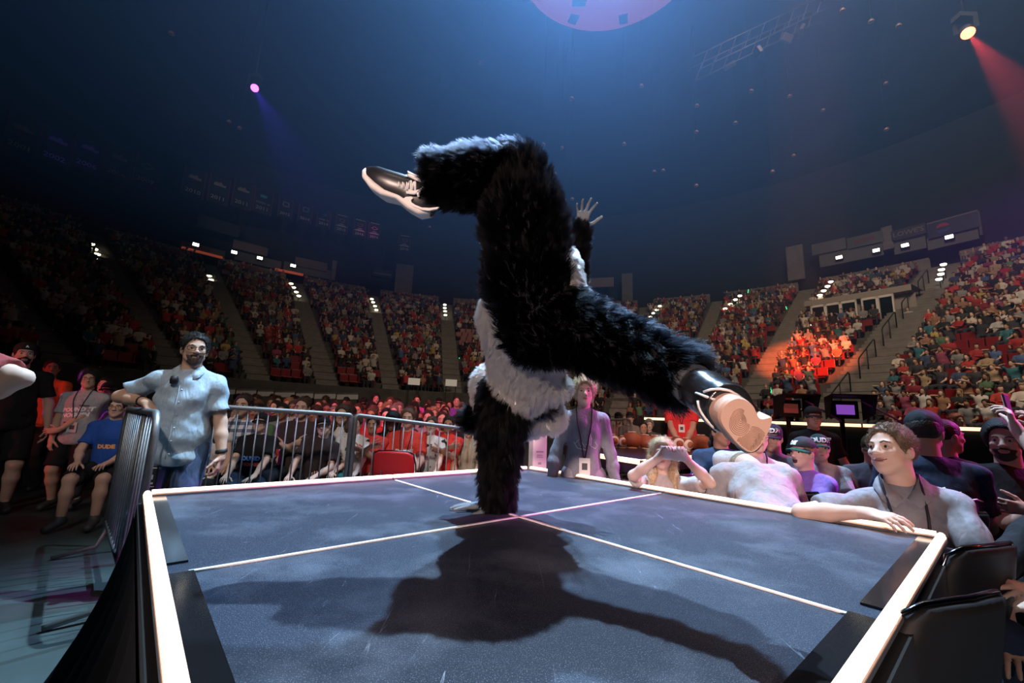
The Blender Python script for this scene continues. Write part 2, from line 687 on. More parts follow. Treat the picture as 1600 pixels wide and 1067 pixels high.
def build_person(label, loc=(0, 0), heading=(0, -1), H=1.75, girth=1., shw=1., pose=None, skin=SKIN[0], hair=None, hairc=HAIRC[0],
                 shirt=None, sleeve='short', shirtc=(.3, .3, .3), hem=-.10, pants='long', pantsc=(.03, .03, .04), shoec=(.02, .02, .02), cap=None, beard=None,
                 h=.016, hh=.008, hands=True, face=True, group=None, z=0., seed=0, cat='person', collar=False, fold=.007):
    s = H / 1.75
    po = dict(sit=False, spine=(0, 0, 1), head=(0, 0, 0), R=None, L=None, footR=None, footL=None, kneeR=(.12, 1, .15), kneeL=(-.12, 1, .15), elbR=(.75, -.7, -.35), elbL=(-.75, -.7, -.35), pz=None, seat=.46, twist=0., shrug=(0, 0))
    po.update(pose or {})
    hv = unit((*heading, 0))
    root = thing('person', label, cat, (loc[0], loc[1], z), math.atan2(-hv[0], hv[1]), group)
    g = girth
    P0 = V(0, 0, (po['seat'] + .10 * s) if po['sit'] else .925 * s)
    if po['pz'] is not None:
        P0[2] = po['pz']
    u = unit(po['spine'])
    ct, st = math.cos(po['twist']), math.sin(po['twist'])
    xr = unit(V(ct, st, 0) - u * (V(ct, st, 0) @ u))
    fw = np.cross(u, xr)
    RT = np.array([xr, fw, u]).T

    def T(x, y, zz):
        return P0 + (RT @ V(x, y, zz)) * s
    N = T(0, -.015, .53)
    shR = T(.176 * shw, -.01, .450 + po['shrug'][0])
    shL = T(-.176 * shw, -.01, .450 + po['shrug'][1])
    RH = rotm(*po['head'])
    HCn = N + u * .066 * s + RH @ V(0, .024, .094) * s
    hipR, hipL = P0 + V(.092, 0, -.02) * s, P0 + V(-.092, 0, -.02) * s
    if po['sit']:
        fR = V(.13, .43 * s + .02, .085)
        fL = V(-.13, .43 * s + .02, .085)
        hR = (V(.12, .33, po['seat'] + .17 * s), (-.15, 1, -.1), (0, .1, 1), .35)
        hL = (V(-.12, .33, po['seat'] + .17 * s), (.15, 1, -.1), (0, .1, 1), .35)
    else:
        fR, fL = V(.11, -.01, .085), V(-.11, -.01, .085)
        hR = (V(.27 * shw * max(1, g * .95), .05, .80 * s), (0, .1, -1), (1, .1, 0), .35)
        hL = (V(-.27 * shw * max(1, g * .95), .05, .80 * s), (0, .1, -1), (-1, .1, 0), .35)
    fR = V(*po['footR']) if po['footR'] is not None else fR
    fL = V(*po['footL']) if po['footL'] is not None else fL
    hR = po['R'] or hR
    hL = po['L'] or hL
    eR, wR = ik(shR, hR[0], .29 * s, .255 * s, po['elbR'])
    eL, wL = ik(shL, hL[0], .29 * s, .255 * s, po['elbL'])
    kR, aR = ik(hipR, fR, .43 * s, .425 * s, po['kneeR'])
    kL, aL = ik(hipL, fL, .43 * s, .425 * s, po['kneeL'])
    toes = []
    for a, k_ in ((aR, po.get('toeR', (.15, 1, 0))), (aL, po.get('toeL', (-.15, 1, 0)))):
        toes.append(a + unit(k_) * .155 * s + V(0, 0, -.045 * s))

    def torso(sd, inf, k=.04):
        sd.ell(T(0, .0, .0), V(.150 * g + inf, .112 * g + inf, .105 + inf) * s, RT, k)
        sd.ell(T(0, .012 * (g - 1) * 6, .15), V(.133 * g + inf, .104 * g ** 1.35 + inf, .15 + inf) * s, RT, k)
        sd.ell(T(0, .005, .335), V(.158 * (.5 + .5 * g) * (.4 + .6 * shw) + inf, .112 * (.5 + .5 * g) + inf, .175 + inf * .5) * s, RT, k)
        sd.cone(N - u * .035 * s, shR, (.052 + inf) * s, (.056 + inf) * s, k)
        sd.cone(N - u * .035 * s, shL, (.052 + inf) * s, (.056 + inf) * s, k)

    ga = .75 + .25 * g

    def arm(sd, sh, el, wr, inf, t1=1., k=.02, fore=True, flare=0.):
        e = sh + (el - sh) * t1
        sd.cone(sh, e, (.050 * ga + inf) * s, (.050 * ga - .010 * t1 + inf + flare) * s, k, capb=(t1 < 1 or not fore) and inf > 0)
        if fore:
            sd.cone(el, el + (wr - el) * .4, (.040 * ga + inf) * s, (.041 * ga + inf) * s, k)
            sd.cone(el + (wr - el) * .4, wr, (.041 * ga + inf) * s, (.027 + inf) * s, k, capb=inf > 0)

    def leg(sd, hp, kn, an, inf, t1=1., shin=True, k=.03, flare=0., th=1.):
        e = hp + (kn - hp) * t1
        sd.cone(hp, e, (.088 * ga + inf) * s, (.088 * ga - .030 * t1 + inf + flare) * s, k, capb=not shin and inf > 0)
        if shin:
            sd.cone(kn, kn + (an - kn) * .35, (.055 * ga + inf) * s, (.056 * ga + inf) * s, k)
            sd.cone(kn + (an - kn) * .35, an, (.056 * ga + inf) * s, (.037 + inf) * s, k, capb=inf > 0)
    sd = Sdf()
    torso(sd, -.012 if shirt is not False else 0)
    sd.cone(N - u * .03 * s, HCn + RH @ V(0, -.02, -.05) * s, .061 * s * (.6 + .4 * g), .056 * s * (.6 + .4 * g), .03)
    arm(sd, shR, eR, wR, 0)
    arm(sd, shL, eL, wL, 0)
    leg(sd, hipR, kR, aR, 0)
    leg(sd, hipL, kL, aL, 0)
    sd.cone(aR, toes[0], .036 * s, .030 * s, .02).cone(aL, toes[1], .036 * s, .030 * s, .02)
    if not face:
        head_prims(sd, HCn, RH, s)
    vf = [sd.surface(h)]
    if face:
        sh_ = Sdf()
        HT = head_prims(sh_, HCn, RH, s)
        sh_.cone(N - u * .00 * s, HCn + RH @ V(0, -.02, -.05) * s, .058 * s * (.6 + .4 * g), .055 * s * (.6 + .4 * g), .03)
        vf.append(sh_.surface(hh))
    else:
        def HT(x, y, zz):
            return HCn + RH @ (V(x, y, zz) * s)
    if hands:
        for (hd, el, wr, sg) in ((hR, eR, wR, 1), (hL, eL, wL, -1)):
            sx = Sdf()
            hand_prims(sx, wr, hd[1], hd[2], sg, hd[3] if len(hd) > 3 else .3, .16, s * .98)
            sx.cone(wr + (el - wr) * .12, wr + unit(hd[1]) * .02, .028 * s, .024 * s, .02)
            vf.append(sx.surface(max(.0055, hh * .75)))
    vv, ff = join(*vf)
    body = link('body', np_mesh('body', vv, ff), M_skin, root, skin)
    out = dict(root=root, body=body, T=T, HT=HT, RH=RH, HC=HCn, s=s, RT=RT, N=N, wR=wR, wL=wL, eR=eR, eL=eL, kR=kR, kL=kL, aR=aR, aL=aL, P0=P0, u=u, fw=fw, xr=xr, toes=toes)
    if shirt is not False:
        ss = Sdf()
        torso(ss, .014)
        t1 = {'short': .72, 'none': .10, 'long': 1.}[sleeve]
        for (sh0, el, wr) in ((shR, eR, wR), (shL, eL, wL)):
            arm(ss, sh0, el, wr, .013 if sleeve != 'long' else .011, t1, .025, sleeve == 'long', .012 if sleeve == 'short' else 0)
        ss.ell(T(0, .006, .05), V(.152 * g + .012, .114 * g + .012, .33) * s, RT, .04)
        ss.ell(T(0, .01, hem + .06), V(.150 * g + .018, .115 * g + .018, .10) * s, RT, .04)
        ss.clip(T(0, 0, hem), -u)
        v, f = ss.surface(h * .85, wrinkle(fold * s, seed + 1))
        out['shirt'] = link('shirt', np_mesh('shirt', v, f), M_cloth, root, shirtc)
        out['shirt_vf'] = (v, f)
    if pants:
        ps = Sdf()
        ps.ell(T(0, 0, 0), V(.150 * g + .008, .112 * g + .008, .11) * s, RT, .04)
        for hp, kn, an in ((hipR, kR, aR), (hipL, kL, aL)):
            leg(ps, hp, kn, an, .016, 1. if pants == 'long' else .93, pants == 'long', .03, 0 if pants == 'long' else .022)
        v, f = ps.surface(h, wrinkle(.005 * s, seed + 2))
        out['pants'] = link('trousers' if pants == 'long' else 'shorts', np_mesh('trousers', v, f), M_cloth, root, pantsc)
    for a, t_ in ((aR, toes[0]), (aL, toes[1])):
        fs = Sdf()
        fs.cone(a + V(0, 0, -.01) + (a - t_) * .22, t_, .046 * s, .040 * s, .02)
        fs.cone(a + V(0, 0, .025), a, .047 * s, .05 * s, .02)
        d = unit(t_ - a)
        nrm = unit(V(0, 0, -1) - d * (V(0, 0, -1) @ d)) if abs(d[2]) < .9 else V(0, 0, -1)
        base = t_ + nrm * .033 * s
        fs.clip(base, nrm)
        v, f = fs.surface(max(.010, h * .7))
        sho = link('shoe', np_mesh('shoe', v, f), M_plain, root, shoec)
        out.setdefault('shoes', []).append(sho)
    if hair:
        hs_ = Sdf()
        th = {'short': .010, 'buzz': .004, 'full': .024, 'long': .020, 'bald': .002}[hair]
        hs_.ell(HT(0, -.014, .034), V(.076 + th, .095 + th, .088 + th) * s, RH, .01)
        hs_.ell(HT(0, .092, -.022), V(.080, .078, .104) * s, RH, .012, op='s')
        hs_.ell(HT(0, .050, -.060), V(.095, .052, .070) * s, RH, .008, op='s')
        hs_.clip(HT(0, -.05, -.055), RH @ V(0, -.25, -1))
        v, f = hs_.surface(hh * 1.15, wrinkle(.006 * s, seed + 5, 3.))
        vfh = [(v, f)]
        if hair == 'long':
            hl = Sdf()
            for sx_ in (-1, 1):
                hl.path([HT(sx_ * .05, -.05, .06), HT(sx_ * .082, -.01, -.03), N + (RT @ V(sx_ * .08, .05, .0)) * s, N + (RT @ V(sx_ * .085, .085, -.14)) * s], np.array([.045, .03, .035, .022]) * s, .03)
            hl.path([HT(0, -.07, .04), HT(0, -.085, -.06), N + (RT @ V(0, -.09, -.12)) * s], np.array([.06, .06, .04]) * s, .03)
            vfh.append(hl.surface(hh * 1.3, wrinkle(.004, seed + 6, 3.)))
        v, f = join(*vfh)
        out['hair'] = link('hair', np_mesh('hair', v, f), M_hair, root, hairc)
    if beard:
        b_ = Sdf()
        b_.ell(HT(0, .020, -.038), V(.0635, .0765, .086) * s, RH, .01)
        b_.ell(HT(0, .060, -.094), V(.034, .030, .028) * s, RH, .022)
        b_.clip(HT(0, .04, -.042), RH @ V(0, .15, 1.))
        b_.clip(HT(0, .015, 0), RH @ V(0, -1, 0))
        b_.ell(HT(0, .095, -.060), V(.026, .03, .013) * s, RH, .006, op='s')
        v, f = b_.surface(hh, wrinkle(.004 * s, seed + 8, 4.))
        out['beard'] = link('beard', np_mesh('beard', v, f), M_hair, root, beard)
        mst = MB().tube([HT(-.030, .088, -.053), HT(-.014, .101, -.047), HT(0, .104, -.046), HT(.014, .101, -.047), HT(.030, .088, -.053)], .0055 * s, 6)
        mst.build('moustache', M_hair, root, beard)
    if cap:
        cs = Sdf()
        cs.ell(HT(0, -.012, .052), V(.086, .103, .086) * s, RH, .01)
        cs.clip(HT(0, 0, .034), RH @ V(0, .14, -1))
        v, f = cs.surface(hh * 1.1)
        out['cap'] = link('cap', np_mesh('cap', v, f), M_cloth, root, cap)
        out['cap_vf'] = (v, f)
        out['byaw'] = po.get('brim', 0.)
        byaw = po.get('brim', 0.)
        Rb = RH @ rotm(byaw, 0, 0)
        C0 = HT(0, -.012, .040)
        vs, fs = [], []
        nb = 12
        for lay in (0, .006):
            for i in range(nb + 1):
                t = math.pi * i / nb
                ca, sa = math.cos(t), math.sin(t)
                for (rx, ry, dz) in ((.080, .082, .0), (.084, .168, -.014)):
                    vs.append(C0 + Rb @ (V(ca * rx, (.025 + sa * (ry - .025)), dz - .014 * (1 - sa) * 0 - .022 * ca * ca * (1 if ry > .1 else .4) - lay) * s))
        m_ = 2 * (nb + 1)
        for i in range(nb):
            a = 2 * i
            fs += [(a, a + 1, a + 3, a + 2), (m_ + a, m_ + a + 2, m_ + a + 3, m_ + a + 1), (a + 1, m_ + a + 1, m_ + a + 3, a + 3), (a, a + 2, m_ + a + 2, m_ + a)]
        out['brim'] = MB().add(vs, fs, 0, True).build('cap_brim', M_cloth, root, po.get('brimc', cap))
    if face:
        for i in (-1, 1):
            c = HT(i * .031, .0768, .002)
            RR = RH
            mb = MB()
            pr = [(.0002, .0108)] + [(.0108 * math.sin(a), .0108 * math.cos(a)) for a in (.45, .68, .85, 1.1, 1.57, 2.2, 2.8)]
            rot = RR @ np.array([[1, 0, 0], [0, 0, 1], [0, -1, 0]])
            mb.lathe([(r_ * s, z_ * s) for r_, z_ in pr], 12, c, rot)
            n_ = 12
            mb.m = [1 if k < n_ * 2 else 0 for k in range(len(mb.m))]
            mb.m[-2] = 1
            mb.build('eye', [M_eye, M_iris], root)
        hcx = hairc if hair != 'bald' else (.1, .08, .06)
        for i in (-1, 1):
            mb = MB()
            mb.tube([HT(i * .014, .0915, .0205), HT(i * .030, .0925, .0265), HT(i * .050, .078, .021)], [.0030 * s, .0036 * s, .0020 * s], 6)
            mb.build('eyebrow', M_hair, root, tuple(.6 * c for c in hcx))
        lp = Sdf()
        lp.ell(HT(0, .0885, -.0575), V(.022, .0105, .0055) * s, RH, .004)
        lp.ell(HT(0, .0865, -.0668), V(.019, .0105, .0062) * s, RH, .004)
        lp.ell(HT(0, .105, -.0622), V(.021, .014, .0014) * s, RH, .002, op='s')
        v, f = lp.surface(.0028 * max(1, hh / .006))
        link('lips', np_mesh('lips', v, f), M_lips, root)
    if collar and shirt is not False:
        mb = MB()
        for i in (-1, 1):
            a = N + RT @ V(i * .052, -.055, .055) * s
            b = N + RT @ V(i * .070, .000, .040) * s
            c = N + RT @ V(i * .040, .068, .000) * s
            d_ = N + RT @ V(i * .006, .088, -.035) * s
            lo = [N + RT @ V(i * .088, -.050, .018) * s, N + RT @ V(i * .105, .022, .002) * s, N + RT @ V(i * .082, .088, -.048) * s, N + RT @ V(i * .040, .105, -.075) * s]
            up = [a, b, c, d_]
            vs = up + lo + [q + RT @ V(0, .004, .006) * s for q in up] + [q + RT @ V(0, .006, .006) * s for q in lo]
            fs = []
            for k in range(3):
                fs += [(k, k + 1, k + 5, k + 4), (8 + k, 12 + k, 13 + k, 9 + k), (k, 8 + k, 9 + k, k + 1), (4 + k, 5 + k, 13 + k, 12 + k)]
            fs += [(0, 4, 12, 8), (3, 11, 15, 7)]
            mb.add(vs, fs, 0, True)
        mb.build('collar', M_cloth, root, shirtc)
    return out


def strands(p, count, length, col, lift=.35, spread=.25, rad=.0007):
    """fine hairs combed back over the hair shell of person p"""
    me = p['hair'].data
    v = np.zeros(len(me.vertices) * 3, np.float32)
    me.vertices.foreach_get('co', v)
    v = v.reshape(-1, 3).astype(float)
    q = np.zeros(len(me.polygons) * 4, np.int32)
    me.polygons.foreach_get('vertices', q)
    q = q.reshape(-1, 4)
    rg = np.random.default_rng(count)
    a, b, c, d = (v[q[:, i]] for i in range(4))
    nn = np.cross(c - a, d - b)
    ar = np.linalg.norm(nn, axis=1) + 1e-12
    i = rg.choice(len(q), count, p=ar / ar.sum())
    w1, w2 = rg.random((2, count, 1))
    root = (a[i] * (1 - w1) + b[i] * w1) * (1 - w2) + (d[i] * (1 - w1) + c[i] * w1) * w2
    n = nn[i] / ar[i][:, None]
    RH = p['RH']
    back = RH @ V(.25, -.75, .30)
    fl = root - p['HC']
    comb = back - n * (n @ back)[:, None] + (RH @ V(0, 0, -.8))[None] * np.clip(-(fl @ (RH @ V(0, 0, 1))) / .08 + .6, 0, 1)[:, None]
    cell = np.floor(root / .014).astype(int)
    hsh = (cell[:, 0] * 73856093 ^ cell[:, 1] * 19349663 ^ cell[:, 2] * 83492791) & 0xffff
    jit = rg.normal(size=(65536, 3))[hsh]
    dr = n * lift + comb * .7 + jit * spread + rg.normal(size=(count, 3)) * spread * .4
    dr /= np.linalg.norm(dr, axis=1)[:, None]
    L = length * (.6 + .6 * rg.random((count, 1)))
    pts = np.stack([root - n * .004 + dr * L * t - n * (lift * .6 * L * t * t) for t in (0, .4, .75, 1)], 1)
    hc = bpy.data.hair_curves.new('hair_strands')
    hc.add_curves([4] * count)
    hc.attributes['position'].data.foreach_set('vector', pts.astype(np.float32).ravel())
    ra = hc.attributes.get('radius') or hc.attributes.new('radius', 'FLOAT', 'POINT')
    ra.data.foreach_set('value', (np.array([1, .9, .7, .2])[None] * rad * np.ones((count, 1))).astype(np.float32).ravel())
    hc.materials.append(M_hair)
    o = bpy.data.objects.new('hair_strands', hc)
    COL.objects.link(o)
    o.parent = p['hair']
    o.color = (*col, 1)
    o['kind'] = 'stuff'
    return o


def glasses(p, col=(.01, .01, .01), rnd=False):
    HT, s = p['HT'], p['s']
    mb = MB()
    for i in (-1, 1):
        pts = []
        for a in np.linspace(0, 2 * math.pi, 17):
            e = .6 if not rnd else 1.
            ca, sa = math.cos(a), math.sin(a)
            pts.append(HT(i * .033 + .025 * math.copysign(abs(ca) ** e, ca), .106 - .010 * abs(i * .033 + .025 * ca) / .06, .002 + .018 * math.copysign(abs(sa) ** e, sa)))
        mb.tube(pts, .0019 * s, 6)
        mb.tube([HT(i * .058, .096, .008), HT(i * .076, .06, .008), HT(i * .080, -.005, .005)], .0018 * s, 6)
    mb.tube([HT(-.009, .108, .006), HT(0, .110, .008), HT(.009, .108, .006)], .0019 * s, 6)
    return mb.build('eyeglasses', M_plain, p['root'], col)


def text_mesh(txt, size, shear=0., bold=0.):
    c = bpy.data.curves.new('lettering', 'FONT')
    c.body = txt
    c.size = size
    c.align_x, c.align_y = 'CENTER', 'CENTER'
    c.shear = shear
    c.offset = bold
    c.resolution_u = 2
    o = bpy.data.objects.new('lettering', c)
    COL.objects.link(o)
    dg = bpy.context.evaluated_depsgraph_get()
    me = bpy.data.meshes.new_from_object(o.evaluated_get(dg))
    bpy.data.objects.remove(o)
    me.name = 'lettering'
    return me


def text_on(p, txt, size, cx, cz, col, key='shirt', roty=0., shear=0., bold=.004, back=False, name='lettering'):
    """flat print laid on the chest (torso coordinates cx, cz in metres)"""
    me = text_mesh(txt, size, shear, bold)
    v, f = p['shirt_vf']
    bv = BVHTree.FromPolygons([Vector(q) for q in v], [tuple(map(int, q)) for q in f])
    T, fw = p['T'], p['fw'] * (-1 if back else 1)
    sx = -1 if not back else 1
    c_, s_ = math.cos(roty), math.sin(roty)
    n = len(me.vertices)
    for vt in me.vertices:
        x, y = vt.co.x * c_ - vt.co.y * s_, vt.co.x * s_ + vt.co.y * c_
        q = T(cx + x * sx, 0, cz + y) + fw * .4
        h = bv.ray_cast(Vector(q), Vector(-fw))
        vt.co = (h[0] + Vector(fw) * .004) if h[0] is not None else Vector(q - fw * .28)
    return link(name, me, M_plain, p['root'], col)


def cap_text(p, txt, size, col=(.85, .85, .85), yaw=0., up=.078):
    me = text_mesh(txt, size, 0, .003)
    v, f = p['cap_vf']
    bv = BVHTree.FromPolygons([Vector(q) for q in v], [tuple(map(int, q)) for q in f])
    Rb = p['RH'] @ rotm(p['byaw'] + yaw, 0, 0)
    fwd = Rb @ V(0, 1, 0)
    for vt in me.vertices:
        q = p['HT'](0, -.012, up) + Rb @ V(-vt.co.x, .3, vt.co.y)
        h = bv.ray_cast(Vector(q), Vector(-fwd))
        vt.co = (h[0] + Vector(fwd) * .003) if h[0] is not None else Vector(q - fwd * .21)
    return link('cap_lettering', me, M_plain, p['root'], col)


def to_local(w, loc, heading, z=0.):
    hv = unit((*heading, 0))
    d = np.array(w, float) - V(loc[0], loc[1], z)
    r_ = V(hv[1], -hv[0], 0)
    return V(d @ r_, d @ hv, d[2])


def dir_local(w, heading):
    return to_local(w, (0, 0), heading)


def lanyard(p, col=(.015, .015, .02), zlow=.12, card=(.5, .48, .46), cw=.085, ch=.115):
    T, N, RT, s = p['T'], p['N'], p['RT'], p['s']
    v, f = p['shirt_vf']
    bv = BVHTree.FromPolygons([Vector(q) for q in v], [tuple(map(int, q)) for q in f])

    def front(x, zz, off=.006):
        q = T(x, 0, zz) + p['fw'] * .5
        h = bv.ray_cast(Vector(q), Vector(-p['fw']))
        return np.array(h[0]) + p['fw'] * off if h[0] is not None else T(x, .13, zz)
    mb = MB()
    for i in (-1, 1):
        pts = [N + RT @ V(i * .045, -.06, .055) * s, N + RT @ V(i * .070, -.005, .047) * s, N + RT @ V(i * .068, .06, .005) * s] + [front(i * .06 * (1 - k) + i * .004, .46 + (zlow + .06 - .46) * k, .008) for k in np.linspace(.08, 1, 8)]
        mb.tube(pts, .0055 * s, 5)
    ly = mb.build('lanyard', M_plain, p['root'], col)
    if card:
        c = front(0, zlow, .012)
        MB().box(c, (cw, .004, ch), RT).build('badge', M_plain, p['root'], card)
        MB().box(c + p['fw'] * .003 + p['u'] * .0, (cw * .5, .002, ch * .4), RT).build('badge_print', M_plain, p['root'], (.05, .05, .06))
    return ly

# ------------------------------------------------------------------ the arena
BO = V(0, 10, 0)
NROW, R1, DR, Z1, DZ = 21, 18.0, .857, 2.5, .5


def BP(phi, r, z):
    return V(BO[0] + r * math.sin(phi), BO[1] + r * math.cos(phi), z)


CY = CY_


def PHI(w):
    return math.atan2(w[0] - BO[0], w[1] - BO[1])


M_floor = mat('polished_concrete', (.040, .056, .057), .45, 0, .5, vary=.35, scale=1.6, bump=.05, bscale=30)
M_conc = mat('tier_concrete', (.09, .085, .08), .85, vary=.2, scale=2)
M_stair = mat('stair_concrete', (.20, .19, .175), .85, vary=.15, scale=3)
M_dark = mat('dark_wall_paint', (.020, .020, .023), .85, vary=.15, scale=.6)
M_ceil = mat('black_ceiling', (.012, .013, .015), .9, vary=.3, scale=.4)
M_seat = mat('red_seat_plastic', (.22, .012, .015), .35, 0, .5)
M_steel = mat('galvanised_steel', (.24, .24, .25), .5, .8, vary=.12, scale=20)
M_white = mat('white_panel', (.70, .68, .66), .6)
M_black = mat('matte_black', (.012, .012, .013), .6)

fl = MB().add([(-48, -26, 0), (48, -26, 0), (48, 50, 0), (-48, 50, 0)], [(0, 1, 2, 3)]).build('floor', M_floor)
fl['kind'] = 'structure'
ce = MB().box((0, 12, 25.2), (100, 80, .4)).build('ceiling', M_ceil)
ce['kind'] = 'structure'


def ring(prof, a0, a1, n):
    vs, fs = [], []
    for i in range(n + 1):
        p = a0 + (a1 - a0) * i / n
        vs += [BP(p, r, z) for r, z in prof]
    k = len(prof)
    for i in range(n):
        for j in range(k - 1):
            fs.append((i * k + j, (i + 1) * k + j, (i + 1) * k + j + 1, i * k + j + 1))
    return vs, fs


A0, A1 = math.radians(-100), math.radians(100)
prof = [(R1 - .12, 0), (R1 - .12, Z1 + .12), (R1, Z1 + .12), (R1, Z1)]
for i in range(NROW):
    prof += [(R1 + DR * i, Z1 + DZ * i), (R1 + DR * (i + 1), Z1 + DZ * i)]
prof += [(36.0, 13.0), (38.6, 13.0)]
tier = MB().add(*ring(prof, A0, A1, 150)).build('floor_tiers', M_conc)
tier['kind'] = 'structure'
PLOW = math.radians(5)
prl = [(R1 - 3 * DR - .1, 0)]
for i in (-3, -2, -1):
    prl += [(R1 + DR * i - (.1 if i == -3 else 0), Z1 + DZ * i), (R1 + DR * (i + 1), Z1 + DZ * i)]
prl += [(R1 + .02, Z1)]
low = MB().add(*ring(prl, PLOW, A1, 90)).build('floor_low_tiers', M_conc)
low['kind'] = 'structure'
wb = MB().add(*ring([(38.6, 12.9), (38.6, 25.1)], A0, A1, 90)).build('wall_back', M_dark)
wb['kind'] = 'structure'
wf = MB().box((0, -24, 12.5), (90, .5, 25)).build('wall_front', M_dark)
wf['kind'] = 'structure'
for sx, nm in ((-1, 'wall_left'), (1, 'wall_right')):
    o = MB().box((sx * 42, -2, 12.5), (.5, 44, 25)).build(nm, M_dark)
    o['kind'] = 'structure'
# parapet of the upper walkway, with gaps where the aisles come out
AIS = {-70: .5, -58: .5, -46.5: .55, -35.5: .6, -24: .5, -11.8: .6, 0: .5, 11: .5, 22.5: .5, 33.5: .5, 45: .6, 58.3: 1.1, 82: .6}
RA = {math.radians(k): v for k, v in AIS.items()}
ph = sorted(RA)
edges = [A0] + ph + [A1]
mb = MB()
for i in range(len(edges) - 1):
    a, b = edges[i] + (.022 if i else 0), edges[i + 1] - .022
    vs, fs = ring([(36.5, 13), (36.5, 14.0), (36.75, 14.0), (36.75, 13)], a, b, 8)
    mb.add(vs, fs)
pw = mb.build('trim_1', mat('parapet_concrete', (.22, .20, .19), .85, vary=.2, scale=2))
pw['kind'] = 'structure'

# stair aisles: two steps to each row
for k, (p, hw) in enumerate(zip(ph, (RA[q] for q in ph))):
    st = MB()
    er, et = BP(p, 1, 0) - BO, V(math.cos(p), -math.sin(p), 0)
    Rm = np.array([et, er, Z3]).T
    for i in range(-6 if p > PLOW else 0, NROW * 2):
        r = R1 + DR * i / 2
        z = Z1 + DZ * i / 2
        st.box(BP(p, r + DR / 4 + .02, z + .02), (2 * hw, DR / 2 + .04, .27), Rm)
        st.box(BP(p, r + .025, z + .157), (2 * hw, .05, .006), Rm, 1)
    o = st.build('trim_%d' % (k + 2), [M_stair, mat('worn_nosing', (.40, .38, .33), .8)])
    o['kind'] = 'structure'

# handrails up the broad stair on the right
for j, i0 in enumerate(range(-2, 18, 4)):
    pr_ = math.radians(58.3)
    hr = wthing('handrail', 'black steel stair handrail, %s up the broad right-hand stairs' % ('lowest of the row', 'second from the bottom', 'third from the bottom', 'fourth from the bottom', 'topmost')[j], 'handrail', BP(pr_, R1 + DR * i0, Z1 + DZ * i0 + .16), 'handrails on the broad stairs')
    a, b = [BP(pr_, R1 + DR * q, Z1 + DZ * q + .16) for q in (i0, i0 + 2.6)]
    hr_m = MB().tube([a, a + Z3 * .85, a + Z3 * .95 + (b - a) * .05, b + Z3 * .95 - (b - a) * .05, b + Z3 * .85, b], .032, 6)
    hr_m.build('rail', M_black, hr)
    MB().tube([a + (b - a) * .5 + Z3 * -.1, a + (b - a) * .5 + Z3 * .95], .025, 6).build('post', M_black, hr)

# ------------------------------------------------------------------ seats and spectators of the bowl
seats = []
for i in range(-3, NROW):
    r = R1 + DR * i + .40
    n = int((A1 - A0) * r / .52)
    for j in range(n):
        p = A0 + (A1 - A0) * (j + .5) / n
        if i < 0 and p < PLOW + .03:
            continue
        if any(abs(p - q) * r < RA[q] + .26 for q in ph):
            continue
        seats.append((p, r, Z1 + DZ * i, i))
seats = [q for q in seats if -math.radians(82) < q[0] < math.radians(86)]
EMPTY = [(396, 570, 470, 606), (488, 576, 560, 608), (1282, 566, 1394, 590), (1330, 590, 1372, 604), (1493, 528, 1574, 556), (1440, 600, 1492, 618), (1565, 555, 1600, 575), (1556, 436, 1566, 462), (712, 515, 742, 540), (516, 580, 560, 600), (745, 515, 760, 545)]


def seat_geo(mb, o, Rm, mi=0):
    def t(x, y, z):
        return o + Rm @ V(x, y, z)
    mb.box(t(0, -.02, .42), (.47, .42, .05), Rm, mi)
    mb.box(t(0, .20, .64), (.48, .05, .42), Rm, mi)
    mb.box(t(0, .18, .2), (.06, .06, .4), Rm, mi)


SB_ = WINBOX = (1262, 478, 1428, 520)


def frame_of(p):
    er, et = V(math.sin(p), math.cos(p), 0), V(math.cos(p), -math.sin(p), 0)
    return np.array([et, er, Z3]).T


empt, full, rest = [], [], []
for (p, r, z, i) in seats:
    o = BP(p, r, z)
    x, y, d = PX(o + V(0, 0, .7))
    vis = -30 < x < 1630 and d > 0
    if 1268 < x < 1428 and 470 < PX(o + V(0, 0, .5))[1] < 530 and 10.2 <= i <= 13.5:
        continue
    if any(a < x < c and b < y < e for a, b, c, e in EMPTY) and vis:
        empt.append((p, r, z, i))
    elif RNG.random() < (.95 if i > 1 else .9):
        full.append((p, r, z, i, x, y, d, vis))
    rest.append((p, r, z, i))
ORD = 'first second third fourth fifth sixth seventh eighth ninth tenth eleventh twelfth thirteenth fourteenth fifteenth sixteenth seventeenth eighteenth nineteenth twentieth'.split()
ORD += ['twenty-' + q for q in ORD[:9]] + ['thirtieth'] + ['thirty-' + q for q in ORD[:9]] + ['fortieth'] + ['forty-' + q for q in ORD[:9]]


def place_words(p, r, i):
    k = sum(1 for q in ph if q < p)
    j = int((p - ([A0] + ph)[k]) * r / .52)
    return '%s seat along the %s row, %s section from left' % (ORD[j], ORD[i + 3] if k > 6 else ORD[i], ORD[max(k - 1, 0)])


